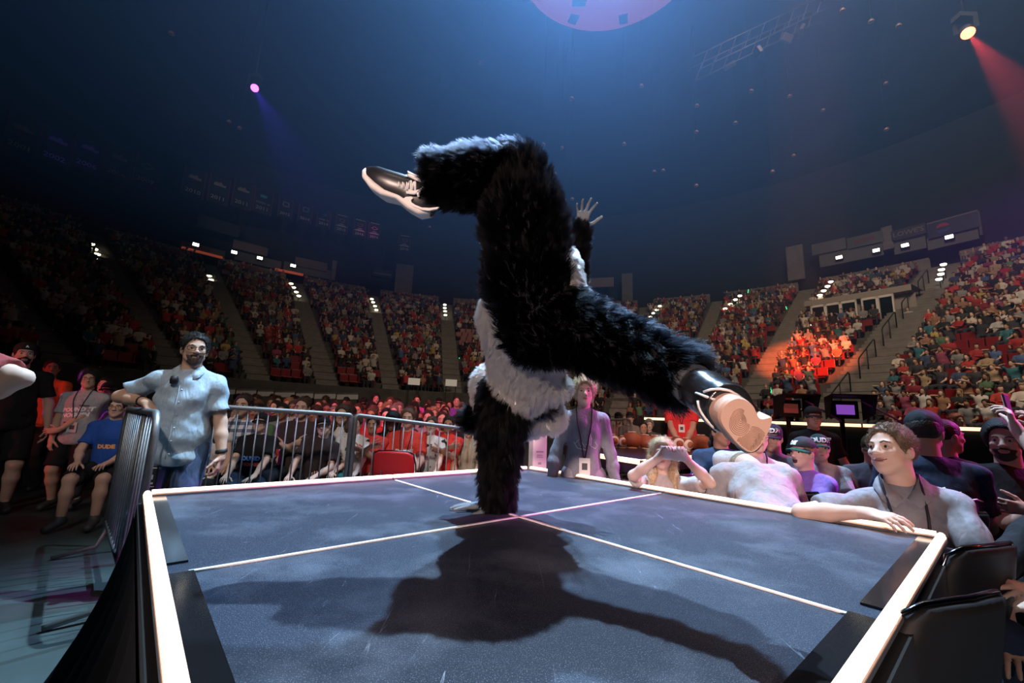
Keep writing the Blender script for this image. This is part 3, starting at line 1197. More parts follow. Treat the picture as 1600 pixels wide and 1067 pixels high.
proto = wthing('stadium_seat', 'empty red plastic stadium seat between filled rows of the bowl', 'seat', (0, 0, 0), 'empty red seats in the bowl')
WORLD.discard(proto.name)
m1 = MB().box((0, -.02, .42), (.47, .42, .05), bev=.018).box((0, -.0, .36), (.30, .25, .08), bev=.02).build('seat_pan', M_seat, proto)
m2 = MB().box((0, .20, .66), (.48, .05, .44), bev=.02).box((0, .232, .66), (.36, .03, .30), bev=.012).build('backrest', M_seat, proto)
m3 = MB().box((0, .18, .2), (.06, .06, .4)).build('pedestal', M_black, proto)
for k, (p, r, z, i) in enumerate(empt[:300]):
    c = proto if k == 0 else copy_tree(proto)
    c.location = BP(p, r, z)
    c.rotation_euler = (0, 0, -p)
    c['label'] = 'empty red plastic seat, ' + place_words(p, r, i)
es = set((a, b) for a, b, _, _ in empt)
mb = MB()
for (p, r, z, i) in rest:
    if (p, r) not in es:
        seat_geo(mb, BP(p, r, z), frame_of(p))
sts = mb.build('stadium_seats', M_seat)
tag(sts, 'rows of red seats under the seated crowd of the bowl', 'seats', kind='stuff')

SHIRTS = [(.02, .02, .022), (.03, .03, .035), (.05, .05, .055), (.35, .03, .03), (.45, .05, .04), (.22, .02, .03), (.60, .58, .55), (.48, .47, .45), (.25, .25, .26), (.05, .08, .16), (.04, .16, .20), (.08, .14, .30), (.50, .38, .12), (.38, .28, .18), (.28, .06, .12), (.10, .18, .10), (.30, .16, .10), (.62, .56, .5)]
SW_ = np.array([12, 10, 7, 8, 7, 6, 8, 5, 7, 6, 4, 4, 3, 5, 4, 3, 5, 4], float)
SW_ /= SW_.sum()
# seated figures at coarse grain, shared by the crowd
POSES = [dict(sit=True),
         dict(sit=True, spine=(0, .25, 1), R=(V(.10, .38, .62), (-.5, 1, 0), (0, .2, 1), .4), L=(V(-.10, .38, .62), (.5, 1, 0), (0, .2, 1), .4)),
         dict(sit=True, R=(V(-.06, .27, .86), (-1, .2, .1), (0, 1, 0), .4), L=(V(.06, .25, .82), (1, .2, .1), (0, 1, 0), .4)),
         dict(sit=True, spine=(0, -.12, 1), head=(.35, 0, 0), R=(V(.05, .33, .78), (-.4, .4, 1), (.6, .6, 0), .3), L=(V(-.05, .33, .78), (.4, .4, 1), (-.6, .6, 0), .3)),
         dict(sit=True, head=(-.3, .15, 0), R=(V(.04, .22, 1.12), (-.3, -.2, 1), (0, 1, .2), .6), L=(V(-.12, .33, .63), (.15, 1, -.1), (0, .1, 1), .35)),
         dict(sit=True, spine=(.12, .05, 1), R=(V(.08, .36, 1.20), (-.2, .3, 1), (.4, -1, 0), .2), L=(V(-.08, .36, 1.20), (.2, .3, 1), (-.4, -1, 0), .2))]


def crowd_proto(k, h):
    """one seated spectator: meshes of body, clothes, hair"""
    q = build_person('x', (0, 0), (0, 1), 1.70, (1, 1.15, .95, 1.05, .92, 1.2)[k], (1, 1.05, .9, 1, .88, 1.05)[k], POSES[k], hair=('short', 'short', 'long', 'short', 'long', 'full')[k],
                     cap=(.03, .03, .03) if k in (1, 3) else None, sleeve=('short', 'short', 'short', 'long', 'short', 'short')[k], h=h, hh=h * .75, hands=False, face=False, seed=k)
    parts = []
    for c in list(q['root'].children):
        me = c.data
        v = np.zeros(len(me.vertices) * 3, np.float32)
        me.vertices.foreach_get('co', v)
        fl_ = [tuple(pl.vertices) for pl in me.polygons]
        if c.name.split('.')[0] != 'cap_brim' and not c.name.startswith('shoe'):
            parts.append((c.name.split('.')[0], v.reshape(-1, 3), np.array(fl_)))
        bpy.data.objects.remove(c)
    bpy.data.objects.remove(q['root'])
    return parts


full.sort(key=lambda q: q[6] if q[7] else 1e9)
N_IND = 190
# nearest spectators one by one
protos = [crowd_proto(k, .042) for k in range(6)]
fine = []
for k in range(6):
    vs, fs, mi, off = [], [], [], 0
    for nm, v, f in protos[k]:
        vs.append(v)
        fs.append(f + off)
        mi.append(np.full(len(f), {'body': 0, 'shirt': 1, 'trousers': 2, 'hair': 3, 'cap': 3}.get(nm, 2)))
        off += len(v)
    fine.append((np.concatenate(vs), np.concatenate(fs), np.concatenate(mi)))


def attr_mat(name, rough):
    m = bpy.data.materials.new(name)
    m.use_nodes = True
    a = m.node_tree.nodes.new('ShaderNodeAttribute')
    a.attribute_name = 'dye'
    b = m.node_tree.nodes['Principled BSDF']
    b.inputs['Roughness'].default_value = rough
    b.inputs['Specular IOR Level'].default_value = .2
    m.node_tree.links.new(a.outputs['Color'], b.inputs['Base Color'])
    return m


M_crowd = attr_mat('crowd_clothing', .75)
M_cskin = [mat('spectator_skin_%d' % i, c, .55) for i, c in enumerate(SKIN[:4])]
M_chair_h = [mat('spectator_hair_%d' % i, c, .6) for i, c in enumerate(HAIRC[:4])]
M_ctrou = mat('spectator_trousers', (.035, .038, .05), .85)
M_cshirt = mat('spectator_shirt', (.4, .4, .4), .85, objcol=True)
var_me = {}
for k in range(6):
    for sk in range(4):
        v, f, mi = fine[k]
        me = np_mesh('spectator', v, f, mi)
        for m in (M_cskin[sk], M_cshirt, M_ctrou, M_chair_h[(k + sk) % 4]):
            me.materials.append(m)
        var_me[k, sk] = me
CN = ['black', 'black', 'charcoal', 'red', 'red', 'maroon', 'white', 'pale grey', 'grey', 'navy', 'teal', 'blue', 'yellow', 'tan', 'plum', 'green', 'rust', 'cream']
for (p, r, z, i, x, y, d, vis) in full[:N_IND]:
    k, sk, sh_ = RNG.integers(6), RNG.integers(4), RNG.choice(len(SHIRTS), p=SW_)
    o = bpy.data.objects.new('person', var_me[k, sk])
    COL.objects.link(o)
    o.location = BP(p, r - .02, z)
    o.rotation_euler = (0, 0, -p + math.pi + RNG.normal() * .15)
    o.scale = [float(RNG.uniform(.92, 1.06))] * 3
    o.color = (*SHIRTS[sh_], 1)
    tag(o, 'spectator in %s top, %s' % (CN[sh_], place_words(p, r, i)), 'person', 'nearer spectators seated in the bowl')
# everyone else as one mass
big_v, big_f, big_c, off = [], [], [], 0
coarse = [crowd_proto(k, .068) for k in range(6)]
for (p, r, z, i, x, y, d, vis) in full[N_IND:]:
    if not vis:
        continue
    k = RNG.integers(6)
    sk, hc_, sh_ = SKIN[RNG.integers(len(SKIN))], HAIRC[RNG.integers(len(HAIRC))], SHIRTS[RNG.choice(len(SHIRTS), p=SW_)]
    sc = RNG.uniform(.9, 1.05)
    a = -p + math.pi + RNG.normal() * .2
    Rm = np.array([[math.cos(a), -math.sin(a), 0], [math.sin(a), math.cos(a), 0], [0, 0, 1]]) * sc
    o = BP(p, r - .02, z)
    jit = RNG.uniform(.8, 1.2)
    for nm, v, f in coarse[k]:
        c = {'body': sk, 'shirt': sh_, 'hair': hc_, 'cap': hc_}.get(nm, (.035, .038, .05))
        big_v.append(v @ Rm.T + o)
        big_f.append(f + off)
        big_c.append(np.tile(np.array([*[q * jit for q in c], 1.], np.float32), (len(v), 1)))
        off += len(v)
bv_, bf_, bc_ = np.concatenate(big_v), np.concatenate(big_f), np.concatenate(big_c)
me = np_mesh('crowd', bv_, bf_)
at_ = me.attributes.new('dye', 'FLOAT_COLOR', 'POINT')
at_.data.foreach_set('color', bc_.ravel())
me.materials.append(M_crowd)
cr = link('crowd', me)
tag(cr, 'dense seated crowd filling the upper rows of the bowl', 'crowd', kind='stuff')
print('seats', len(seats), 'empty', len(empt), 'crowd', len(full), 'tris', len(bf_) * 2)

# ------------------------------------------------------------------ the small platform stage
YAW = .7158
SX = V(-math.cos(YAW), -math.sin(YAW), 0)
SY = V(math.sin(YAW), -math.cos(YAW), 0)
SB = V(.1793, 3.672, DECK)
W8 = 2.44
Z3 = V(0, 0, 1)


def SP(u, v, z=0.):
    return SB + SX * u + SY * v + Z3 * z


RS = np.array([SX, SY, Z3]).T


def deck_material():
    m = bpy.data.materials.new('scuffed_black_deck')
    m.use_nodes = True
    nt = m.node_tree
    L = nt.links.new
    b = nt.nodes['Principled BSDF']
    tc = nt.nodes.new('ShaderNodeTexCoord')

    def noise(scale, detail=6, rough=.6, vec=None):
        n = nt.nodes.new('ShaderNodeTexNoise')
        n.inputs['Scale'].default_value = scale
        n.inputs['Detail'].default_value = detail
        n.inputs['Roughness'].default_value = rough
        L(vec or tc.outputs['Object'], n.inputs['Vector'])
        return n

    def rng(src, a, b_, c, d):
        r = nt.nodes.new('ShaderNodeMapRange')
        for k, v in zip(('From Min', 'From Max', 'To Min', 'To Max'), (a, b_, c, d)):
            r.inputs[k].default_value = v
        L(src, r.inputs['Value'])
        return r.outputs[0]

    def math_(op, a, b_):
        n = nt.nodes.new('ShaderNodeMath')
        n.operation = op
        for i, q in enumerate((a, b_)):
            if isinstance(q, (int, float)):
                n.inputs[i].default_value = q
            else:
                L(q, n.inputs[i])
        return n.outputs[0]
    # gritty specks with sparkle put into their colour, dust clouds, scratches in three directions
    grit_sparkle = rng(noise(480, 0).outputs['Fac'], .66, .76, 0, 1)
    dust = rng(noise(3.2, 7, .65).outputs['Fac'], .48, .75, 0, 1)
    tot = None
    for ang, seed, sc in ((.5, 3., 1.1), (1.35, 9., .8), (-.3, 17., .9), (2.3, 5., 1.4), (.05, 23., .7)):
        mp = nt.nodes.new('ShaderNodeMapping')
        mp.inputs['Rotation'].default_value = (0, 0, ang)
        mp.inputs['Location'].default_value = (seed, seed * .7, 0)
        mp.inputs['Scale'].default_value = (17 * sc, 1.0 * sc, 1)
        L(tc.outputs['Object'], mp.inputs['Vector'])
        n = noise(1.6, 2.5, .5, mp.outputs[0])
        line = rng(math_('ABSOLUTE', math_('SUBTRACT', n.outputs['Fac'], .5), 0), .0, .0042, 1, 0)
        gate = rng(noise(1.5 + seed * .05, 2, .5, mp.outputs[0]).outputs['Fac'], .655, .73, 0, 1)
        q = math_('MULTIPLY', line, gate)
        tot = q if tot is None else math_('MAXIMUM', tot, q)
    scr = tot
    fac = math_('MINIMUM', math_('ADD', math_('MULTIPLY', dust, .26), math_('ADD', math_('MULTIPLY', scr, 1.0), math_('MULTIPLY', grit_sparkle, .7))), 1)
    mx = nt.nodes.new('ShaderNodeMix')
    mx.data_type = 'RGBA'
    mx.inputs[6].default_value = (.011, .018, .036, 1)
    mx.inputs[7].default_value = (.30, .34, .42, 1)
    L(fac, mx.inputs[0])
    L(mx.outputs[2], b.inputs['Base Color'])
    L(rng(grit_sparkle, 0, 1, .50, .36), b.inputs['Roughness'])
    b.inputs['Specular IOR Level'].default_value = .42
    bp = nt.nodes.new('ShaderNodeBump')
    bp.inputs['Strength'].default_value = .35
    bp.inputs['Distance'].default_value = .004
    L(noise(260, 3).outputs['Fac'], bp.inputs['Height'])
    L(bp.outputs['Normal'], b.inputs['Normal'])
    return m


M_deck = deck_material()
M_blackgloss = mat('black_gloss_trim', (.012, .012, .014), .12, 0, .6)
M_led = mat('warm_led_diffuser', (.9, .8, .7), .5, emit=(1, .63, .38), strength=LED)
M_ledspill = mat('led_housing_glow', (.9, .8, .7), .5, emit=(1, .36, .12), strength=LED * .16)  # housing is no lamp; orange spill of the tube put in as emission
M_alu = mat('brushed_rail', (.35, .33, .32), .35, .9)
M_blackpaint = mat('black_paint', (.015, .015, .016), .5)
M_tape = mat('white_tape', (.85, .83, .80), .5, vary=.12, scale=18)
M_drape = mat('black_drape', (.005, .005, .006), .9, 0, .1)
M_wood = mat('red_brown_beam', (.16, .07, .05), .5, vary=.2)

stage = wthing('platform_stage', 'square black platform stage edged with glowing warm light tubes', 'stage', SP(W8 / 2, W8 / 2, -DECK))
h2 = W8 / 2
for i in (0, 1):
    for j in (0, 1):
        mb = MB()
        u0, u1 = (0, h2 - .002) if i == 0 else (h2 + .002, W8)
        v0, v1 = (0, h2 - .002) if j == 0 else (h2 + .002, W8)
        mb.box(SP((u0 + u1) / 2, (v0 + v1) / 2, -.025), (u1 - u0, v1 - v0, .05), RS)
        mb.build('deck_panel', M_deck, stage)
# glossy trim inside the two near edges
TW = .072
for (u0, u1, v0, v1) in ((W8 - TW, W8 - .012, .0, h2 - .09), (W8 - TW - .004, W8 - .012, h2 + .005, W8 - .03), (.0, h2 - .10, W8 - TW, W8 - .012), (h2 - .01, W8 - TW, W8 - TW - .006, W8 - .012)):
    poly = [(u0, v0), (u1, v0), (u1, v1), (u0, v1)]
    MB().prism(poly, SP(0, 0, .001), SX, SY, Z3, .006).build('glossy_trim', M_blackgloss, stage)
for a, b in (((.05, h2), (W8 - .066, h2)), ((h2, .05), (h2, W8 - .08))):
    MB().bar(SP(*a, .0030), SP(*b, .0030), .013, .004).build('tape_line', M_tape, stage)


def led(a, b):
    a, b = np.array(a), np.array(b)
    y = unit(b - a)
    x = np.cross(y, Z3)
    L = np.linalg.norm(b - a)
    mb = MB()
    mb.prism([(-.017, -.012), (.017, -.012), (.017, .000), (-.017, .000)], a, x, Z3, y, L, 2)
    mb.prism([(-.0155, .0), (.0155, .0), (.0155, .006), (-.0155, .006)], a, x, Z3, y, L, 1)
    prof = [(-.0135, .006), (.0135, .006)] + [(.0135 * math.cos(t), .007 + .015 * math.sin(t)) for t in np.linspace(.35, math.pi - .35, 7)]
    mb.prism(prof, a, x, Z3, y, L, 0)
    mb.build('led_tube', [M_led, M_ledspill, M_alu], stage)


e0 = .005
for a, b in (((e0 + .03, e0), (h2 - .006, e0)), ((h2 + .006, e0), (W8 - .02, e0)), ((e0, .03), (e0, h2 - .006)), ((e0, h2 + .006), (e0, W8 - .02)),
             ((W8 - e0, .02), (W8 - e0, h2)), ((W8 - e0, h2 + .004), (W8 - e0, W8)), ((.02, W8 - e0), (h2, W8 - e0)), ((h2 + .004, W8 - e0), (W8, W8 - e0))):
    led(SP(*a, .010), SP(*b, .010))
# frame under the deck
for a, b in (((0, 0), (W8, 0)), ((0, 0), (0, W8)), ((W8, 0), (W8, W8)), ((0, W8), (W8, W8))):
    MB().bar(SP(*a, -.075), SP(*b, -.075), .05, .10).build('frame_beam', M_blackpaint, stage)
MB().bar(SP(.06, W8 - .06, -.20), SP(W8 - .06, W8 - .06, -.20), .04, .07).build('lower_beam', M_wood, stage)
for u in (.04, h2, W8 - .04):
    for v in (.04, h2, W8 - .04):
        MB().tube([SP(u, v, -.05), SP(u, v, -DECK)], .024, 10).build('leg', M_blackpaint, stage)


def curtain(p, q, out, flare, top, n=120, name='skirt'):
    p, q, out = np.array(p), np.array(q), np.array(out)
    vs, fs = [], []
    zs = np.linspace(0, 1, 9)
    for i in range(n + 1):
        t = i / n
        for z in zs:
            fold = (.035 * math.sin(t * 62) + .02 * math.sin(t * 23 + 1)) * z
            pos = p + (q - p) * t + out * (.01 + flare * z * z + fold) + Z3 * (-(DECK - .01 + top) * z + top)
            vs.append(pos)
    k = len(zs)
    for i in range(n):
        for j in range(k - 1):
            a = i * k + j
            fs.append((a, a + k, a + k + 1, a + 1))
    MB().add(vs, fs, 0, True).build(name, M_drape, stage)


curtain(SP(W8 + .02, .02), SP(W8 + .02, W8), SX, .20, -.06)
curtain(SP(0, -.02), SP(W8, -.02), -SY, .05, -.06)
curtain(SP(-.02, 0), SP(-.02, W8), -SX, .05, -.06)

# ------------------------------------------------------------------ the acrobat in the fur suit
M_furskin_b = mat('black_suit_cloth', (.008, .008, .010), .9, 0, .1)
M_furskin_w = mat('white_suit_cloth', (.80, .76, .73), .9, 0, .1)
M_glove = mat('grey_glove', (.14, .17, .20), .7, bump=.2, bscale=300)


def hair_mat(name, col, rough, ior):
    m = bpy.data.materials.new(name)
    m.use_nodes = True
    nt = m.node_tree
    nt.nodes.remove(nt.nodes['Principled BSDF'])
    h = nt.nodes.new('ShaderNodeBsdfHairPrincipled')
    h.model = 'CHIANG'
    h.parametrization = 'COLOR'
    h.inputs['Color'].default_value = (*col, 1)
    h.inputs['Roughness'].default_value = rough
    h.inputs['Radial Roughness'].default_value = .35
    h.inputs['Random Roughness'].default_value = .2
    h.inputs['IOR'].default_value = ior
    nt.links.new(h.outputs[0], nt.nodes['Material Output'].inputs[0])
    return m


M_furb = hair_mat('black_fur', (.0018, .002, .003), .22, 1.17)
M_furw = hair_mat('white_fur', (.90, .86, .83), .45, 1.5)

acro = wthing('person', 'performer in shaggy black and white fur suit doing a one-handed handstand', 'person', G(775, 803, DECK))
sd = Sdf()
SEG = {}


def seg(lab, black, comb):
    SEG[lab] = (black, unit(comb))
    return lab


pA = [P(776, 797, 1.965), P(782, 700, 1.90), P(790, 625, 1.80)]
l_arm = seg(1, True, pA[0] - pA[2])
sd.path(pA, [.066, .080, .110], .03, l_arm)
l_tor = seg(2, False, P(830, 560, 1.75) - P(840, 440, 1.55))
sd.path([P(822, 590, 1.78), P(824, 500, 1.62), P(838, 440, 1.50)], [.142, .168, .15], .05, l_tor)
l_hip = seg(3, True, V(0, 0, 1))
sd.ell(P(846, 500, 1.485), (.134, .116, .147), None, .05, l_hip)
kL = [P(828, 440, 1.47), P(818, 345, 1.50), P(815, 278, 1.54)]
l_th = seg(4, True, kL[2] - kL[0])
sd.path(kL, [.144, .126, .094], .06, l_th)
sL = [P(806, 266, 1.555), P(745, 278, 1.56), P(670, 281, 1.555)]
l_sh = seg(5, True, sL[2] - sL[0])
sd.path(sL[:2], [.087, .097], .03, l_sh)
sd.cone(sL[1], sL[2], .097, .086, .03, l_sh, capb=True)
rL = [P(868, 500, 1.46), P(985, 553, 1.28), P(1078, 594, 1.13)]
l_rl = seg(6, True, rL[2] - rL[0])
sd.path(rL[:2], [.121, .090], .05, l_rl)
sd.cone(rL[1], rL[2], .090, .078, .02, l_rl, capb=True)
l_head = seg(7, False, V(0, .2, -1))
HC = P(808, 628, 1.99)
sd.ell(HC, (.192, .18, .166), None, .03, l_head)
sd.ell(P(765, 604, 1.99), (.085, .09, .10), None, .04, l_head)
sd.ell(P(862, 652, 1.93), (.062, .06, .068), None, .03, l_head)
sd.ell(P(862, 606, 1.76), (.081, .067, .057), None, .04, l_tor)
l_ear = seg(8, True, V(-1, 0, -.3))
sd.ell(P(738, 654, 1.96), (.055, .035, .05), None, .01, l_ear)
l_yoke = seg(9, True, V(1, 0, -.3))
sd.cone(P(800, 622, 1.80), P(850, 630, 1.80), .082, .036, .03, l_yoke)
aF = [P(850, 560, 2.02), P(893, 430, 2.16), P(903, 364, 2.24)]
l_free = seg(10, True, aF[2] - aF[0])
sd.path(aF, [.09, .062, .055], .02, l_free)
sv, sf = sd.surface(.011)
fc = sv[sf].mean(1)
flab = sd.labels(fc)
blk = np.array([SEG[l][0] if l in SEG else True for l in flab])
link('suit', np_mesh('suit', sv, sf, np.where(blk, 0, 1)), [M_furskin_b, M_furskin_w], acro)


def fur(name, sel, count, length, rad, m, stiff=.75, clump=.38):
    tri = np.concatenate([sf[sel][:, [0, 1, 2]], sf[sel][:, [0, 2, 3]]])
    lab = np.concatenate([flab[sel], flab[sel]])
    a, b, c = sv[tri[:, 0]], sv[tri[:, 1]], sv[tri[:, 2]]
    nn = np.cross(b - a, c - a)
    ar = np.linalg.norm(nn, axis=1)
    idx = RNG.choice(len(tri), count, p=ar / ar.sum())
    u, v = RNG.random((2, count))
    fl = u + v > 1
    u[fl], v[fl] = 1 - u[fl], 1 - v[fl]
    p = a[idx] + u[:, None] * (b - a)[idx] + v[:, None] * (c - a)[idx]
    n = nn[idx] / ar[idx][:, None]
    comb = np.array([SEG[l][1] for l in lab[idx]])
    comb = comb - n * (comb * n).sum(1)[:, None]
    # clumps: pull strands to a nearby clump axis
    cell = np.floor(p / .020).astype(int)
    hsh = (cell[:, 0] * 73856093 ^ cell[:, 1] * 19349663 ^ cell[:, 2] * 83492791) & 0xffff
    jit = RNG.normal(size=(65536, 3))[hsh]
    d = n * stiff + comb * .62 + jit * .24 + RNG.normal(size=(count, 3)) * .10
    d /= np.linalg.norm(d, axis=1)[:, None]
    centre = (cell + .5) * .020 + jit * .004
    L = length * (.65 + .5 * RNG.random(count)) * (.85 + .35 * (hsh % 97) / 97)
    pts = np.zeros((count, 4, 3))
    g = V(0, 0, -1)
    for k, t in enumerate((0, .35, .7, 1)):
        q = p + d * (L * t)[:, None] + (comb * .35 + g * .12) * (L * t * t)[:, None]
        tgt = centre + d * (L * t)[:, None] + comb * (L * t * t * .35)[:, None]
        q = q + (tgt - q) * (clump * t)
        pts[:, k] = q
    hc = bpy.data.hair_curves.new(name)
    hc.add_curves([4] * count)
    hc.attributes['position'].data.foreach_set('vector', pts.astype(np.float32).ravel())
    ra = hc.attributes.get('radius') or hc.attributes.new('radius', 'FLOAT', 'POINT')
    ra.data.foreach_set('value', (np.array([1, .9, .6, .12])[None] * rad * np.ones((count, 1))).astype(np.float32).ravel())
    hc.materials.append(m)
    o = bpy.data.objects.new(name, hc)
    COL.objects.link(o)
    o.parent = acro
    o.matrix_parent_inverse = Matrix.Translation(-acro.location)
    o['kind'] = 'stuff'
    return o


fur('black_fur', blk, 130000, .033, .00075, M_furb)
fur('white_fur', ~blk, 110000, .021, .00072, M_furw, .55, .22)

hs = Sdf()
wr = P(768, 800, 1.965)
wr[2] = DECK + .020
fd = unit(G(700, 799, DECK) - G(768, 800, DECK))
hand_prims(hs, wr, fd, V(0, 0, 1), 1, .06, .42, 1.05)
hs.cone(wr - fd * .03 + Z3 * .03, wr + fd * .02, .033, .024, .02)
v, f = hs.surface(.005)
link('gloved_hand', np_mesh('gloved_hand', v, f), M_glove, acro)
hs = Sdf()
w2 = P(908, 358, 2.25)
hand_prims(hs, w2, P(913, 325, 2.24) - w2, C_F * .9 - C_R * .1, 1, .25, .55, .92, thumb=1.5)
hs.cone(P(903, 366, 2.25), w2, .04, .028, .02)
v, f = hs.surface(.005)
link('gloved_hand', np_mesh('gloved_hand', v, f), M_glove, acro)

# trainer on the bent leg
M_shoeb = mat('black_trainer_upper', (.016, .017, .022), .32, 0, .5)
M_shoew = mat('white_rubber', (.82, .76, .72), .55)
M_lace = mat('white_lace', (.85, .82, .80), .8)


def T6(x, y, d):
    return P(560 + x / 9.7, 240 + y / 9.7, d)


D6 = 1.55
stn = [((80, 300), (150, 245), (172, 205), .018), ((100, 410), (195, 385), (330, 218), .038), ((220, 580), (300, 480), (540, 285), .047), ((380, 690), (450, 600), (700, 330), .047),
       ((600, 740), (660, 680), (880, 390), .043), ((760, 875), (840, 790), (1000, 440), .040), ((930, 968), (975, 868), (1090, 620), .037), ((1090, 955), (1125, 885), (1205, 800), .020)]


def loft(name, which, m, parent, grow=0., sq=2.6):
    vs, fs = [], []
    n = 16
    for s_ in stn:
        a = T6(*s_[which[0]], D6)
        b = T6(*s_[which[1]], D6)
        c, hh = (a + b) / 2, (b - a) / 2
        for k in range(n):
            t = 2 * math.pi * k / n
            cx, sx_ = math.cos(t), math.sin(t)
            e = 2 / sq
            vs.append(c + hh * (abs(cx) ** e * (1 if cx > 0 else -1)) + C_F * (s_[3] + grow) * (abs(sx_) ** e * (1 if sx_ > 0 else -1)))
    for i in range(len(stn) - 1):
        for k in range(n):
            p_, q_ = i * n + k, i * n + (k + 1) % n
            fs.append((p_, q_, q_ + n, p_ + n))
    fs += [tuple(range(n)), tuple(range((len(stn) - 1) * n, len(stn) * n))[::-1]]
    return MB().add(vs, fs, 0, True).build(name, m, parent)


shoe = loft('trainer', (0, 2), M_shoeb, acro)
tag(shoe, 'glossy black low trainer with white sole and laces')
loft('sole', (0, 1), M_shoew, shoe, .006, 3.4)
sw = [(672, 690), (715, 655), (800, 652), (828, 672), (800, 700), (800, 735), (860, 775), (960, 815), (1080, 822), (1222, 806), (1190, 838), (1060, 862), (960, 852), (860, 815), (760, 770)]
mb = MB()
nn_ = len(sw)
fr = [T6(x, y, D6 - .0465 + .000012 * max(0, x - 800)) for x, y in sw]
bk = [p + C_F * .012 for p in fr]
mb.add(fr + bk, [tuple(range(nn_)), tuple(range(nn_, 2 * nn_))[::-1]] + [(i, (i + 1) % nn_, nn_ + (i + 1) % nn_, nn_ + i) for i in range(nn_)])
mb.build('logo', M_shoew, shoe)
mb = MB()
for i in range(5):
    x = 600 + i * 62
    a0, a1 = T6(x, 305 + i * 14, D6 + .004), T6(x + 16, 500 + i * 22, D6 - .046)
    mid = T6(x + 12, 370 + i * 16, D6 - .035)
    mb.tube([T6(x - 6, 318 + i * 14, D6 + .035), a0, mid, a1], .0042, 6)
    if i < 4:
        mb.tube([a1 + C_F * .004, T6(x + 50, 390 + i * 18, D6 - .037), T6(x + 62, 318 + i * 14, D6)], .004, 6)
mb.tube([T6(760, 560, D6 - .046), T6(860, 590, D6 - .05), T6(960, 545, D6 - .047), T6(1000, 500, D6 - .04)], .0055, 6)
mb.tube([T6(980, 390, D6 - .03), T6(860, 340, D6 - .03), T6(745, 285, D6 - .03), T6(760, 330, D6 - .035), T6(880, 390, D6 - .038), T6(1000, 420, D6 - .035)], .006, 6)
mb.tube([T6(900, 590, D6 - .05), T6(915, 655, D6 - .048)], .005, 6)
mb.tube([T6(730, 590, D6 - .047), T6(840, 605, D6 - .05), T6(940, 580, D6 - .05)], .005, 6)
mb.build('lace', M_lace, shoe)
MB().tube([T6(1000, 520, D6 + .0), T6(1120, 470, D6), T6(1250, 400, D6)], [.052, .046, .042], 14).build('ankle_sock', mat('black_sock', (.01, .01, .012), .9), shoe)

# high boot on the leg stretched towards the camera, its pale sole to the lens
def T7(x, y, d):
    return P(1020 + x / 6.67, 560 + y / 6.67, d)


bs = Sdf()
AXB = unit(T7(960, 690, .925) - T7(560, 360, 1.05)) * .4 - C_F * .6
bk0 = [T7(190, 150, 1.165), T7(330, 230, 1.12), T7(560, 360, 1.05), T7(740, 490, .985), T7(870, 640, .955)]
bs.path(bk0, [.037, .045, .051, .053, .043], .02)
bs.cone(T7(790, 520, 1.02), T7(990, 850, 1.0), .050, .030, .03)
bs.cone(T7(960, 640, 1.0), T7(1090, 720, 1.0), .040, .024, .02)
bs.clip(T7(960, 690, .972), AXB)
v, f = bs.surface(.006)
M_boot = mat('glossy_black_leather', (.014, .015, .018), .22, 0, .6, bump=.05, bscale=18)
boot = link('boot', np_mesh('boot', v, f), M_boot, acro)
tag(boot, 'glossy black boot with pale grooved sole facing out')
so = [(688, 610), (720, 510), (790, 435), (880, 402), (970, 420), (1050, 480), (1085, 560), (1115, 632), (1180, 632), (1256, 602), (1254, 670), (1215, 770), (1160, 880), (1100, 960), (1030, 998), (960, 970), (880, 900), (800, 805), (725, 710)]


SO = T7(970, 690, .925)
SN = unit(-C_F + .10 * C_R - .12 * C_U)


def PS(x, y, off=0.):
    """point of the sole's plane seen at crop pixel x, y"""
    d = T7(x, y, 1.) - CAM
    return CAM + d * (((SO - CAM) @ SN) / (d @ SN)) + SN * off


def smooth_poly(pl, it=2):
    for _ in range(it):
        pl = [q for i in range(len(pl)) for q in ((np.array(pl[i]) * .75 + np.array(pl[(i + 1) % len(pl)]) * .25), (np.array(pl[i]) * .25 + np.array(pl[(i + 1) % len(pl)]) * .75))]
    return pl


so = smooth_poly(so)
cx0, cy0 = 970, 690
M_sole = mat('pale_gum_sole', (.66, .42, .32), .6)
lay = []
AX = unit(unit(T7(960, 690, .925) - T7(560, 360, 1.05)) * .5 - C_F)
for sc_, dz in ((.88, .050), (1.0, .045), (1.0, .008), (.955, .0)):
    lay.append([PS(cx0 + (x - cx0) * sc_, cy0 + (y - cy0) * sc_) - AX * dz for x, y in so])
n = len(so)
vs = [p for l_ in lay for p in l_]
fs = [(i + k * n, (i + 1) % n + k * n, (i + 1) % n + (k + 1) * n, i + (k + 1) * n) for k in range(3) for i in range(n)]
fs += [tuple(range(3 * n, 4 * n)), tuple(range(n))[::-1]]
sole = MB().add(vs, fs, 0, False).build('sole', M_sole, boot)
mb = MB()
for k in range(8):
    rx, ry = 12 + k * 13, 18 + k * 17
    pts = []
    for t in np.linspace(.2, 2 * math.pi - (0 if k < 5 else 1.2) + .2, 40):
        x, y = 915 + rx * math.cos(t) * (1 + .15 * math.sin(t)) - k * 1.5, 640 + ry * math.sin(t) + k * 3
        pts.append(PS(x, y, .0003))
    mb.tube(pts, .0008, 5)
_pl = np.array([(cx0 + (x - cx0) * .90, cy0 + (y - cy0) * .90) for x, y in so])


def inside(x, y):
    c = False
    for i in range(len(_pl)):
        (x0, y0), (x1, y1) = _pl[i - 1], _pl[i]
        if (y0 > y) != (y1 > y) and x < (x1 - x0) * (y - y0) / (y1 - y0) + x0:
            c = not c
    return c


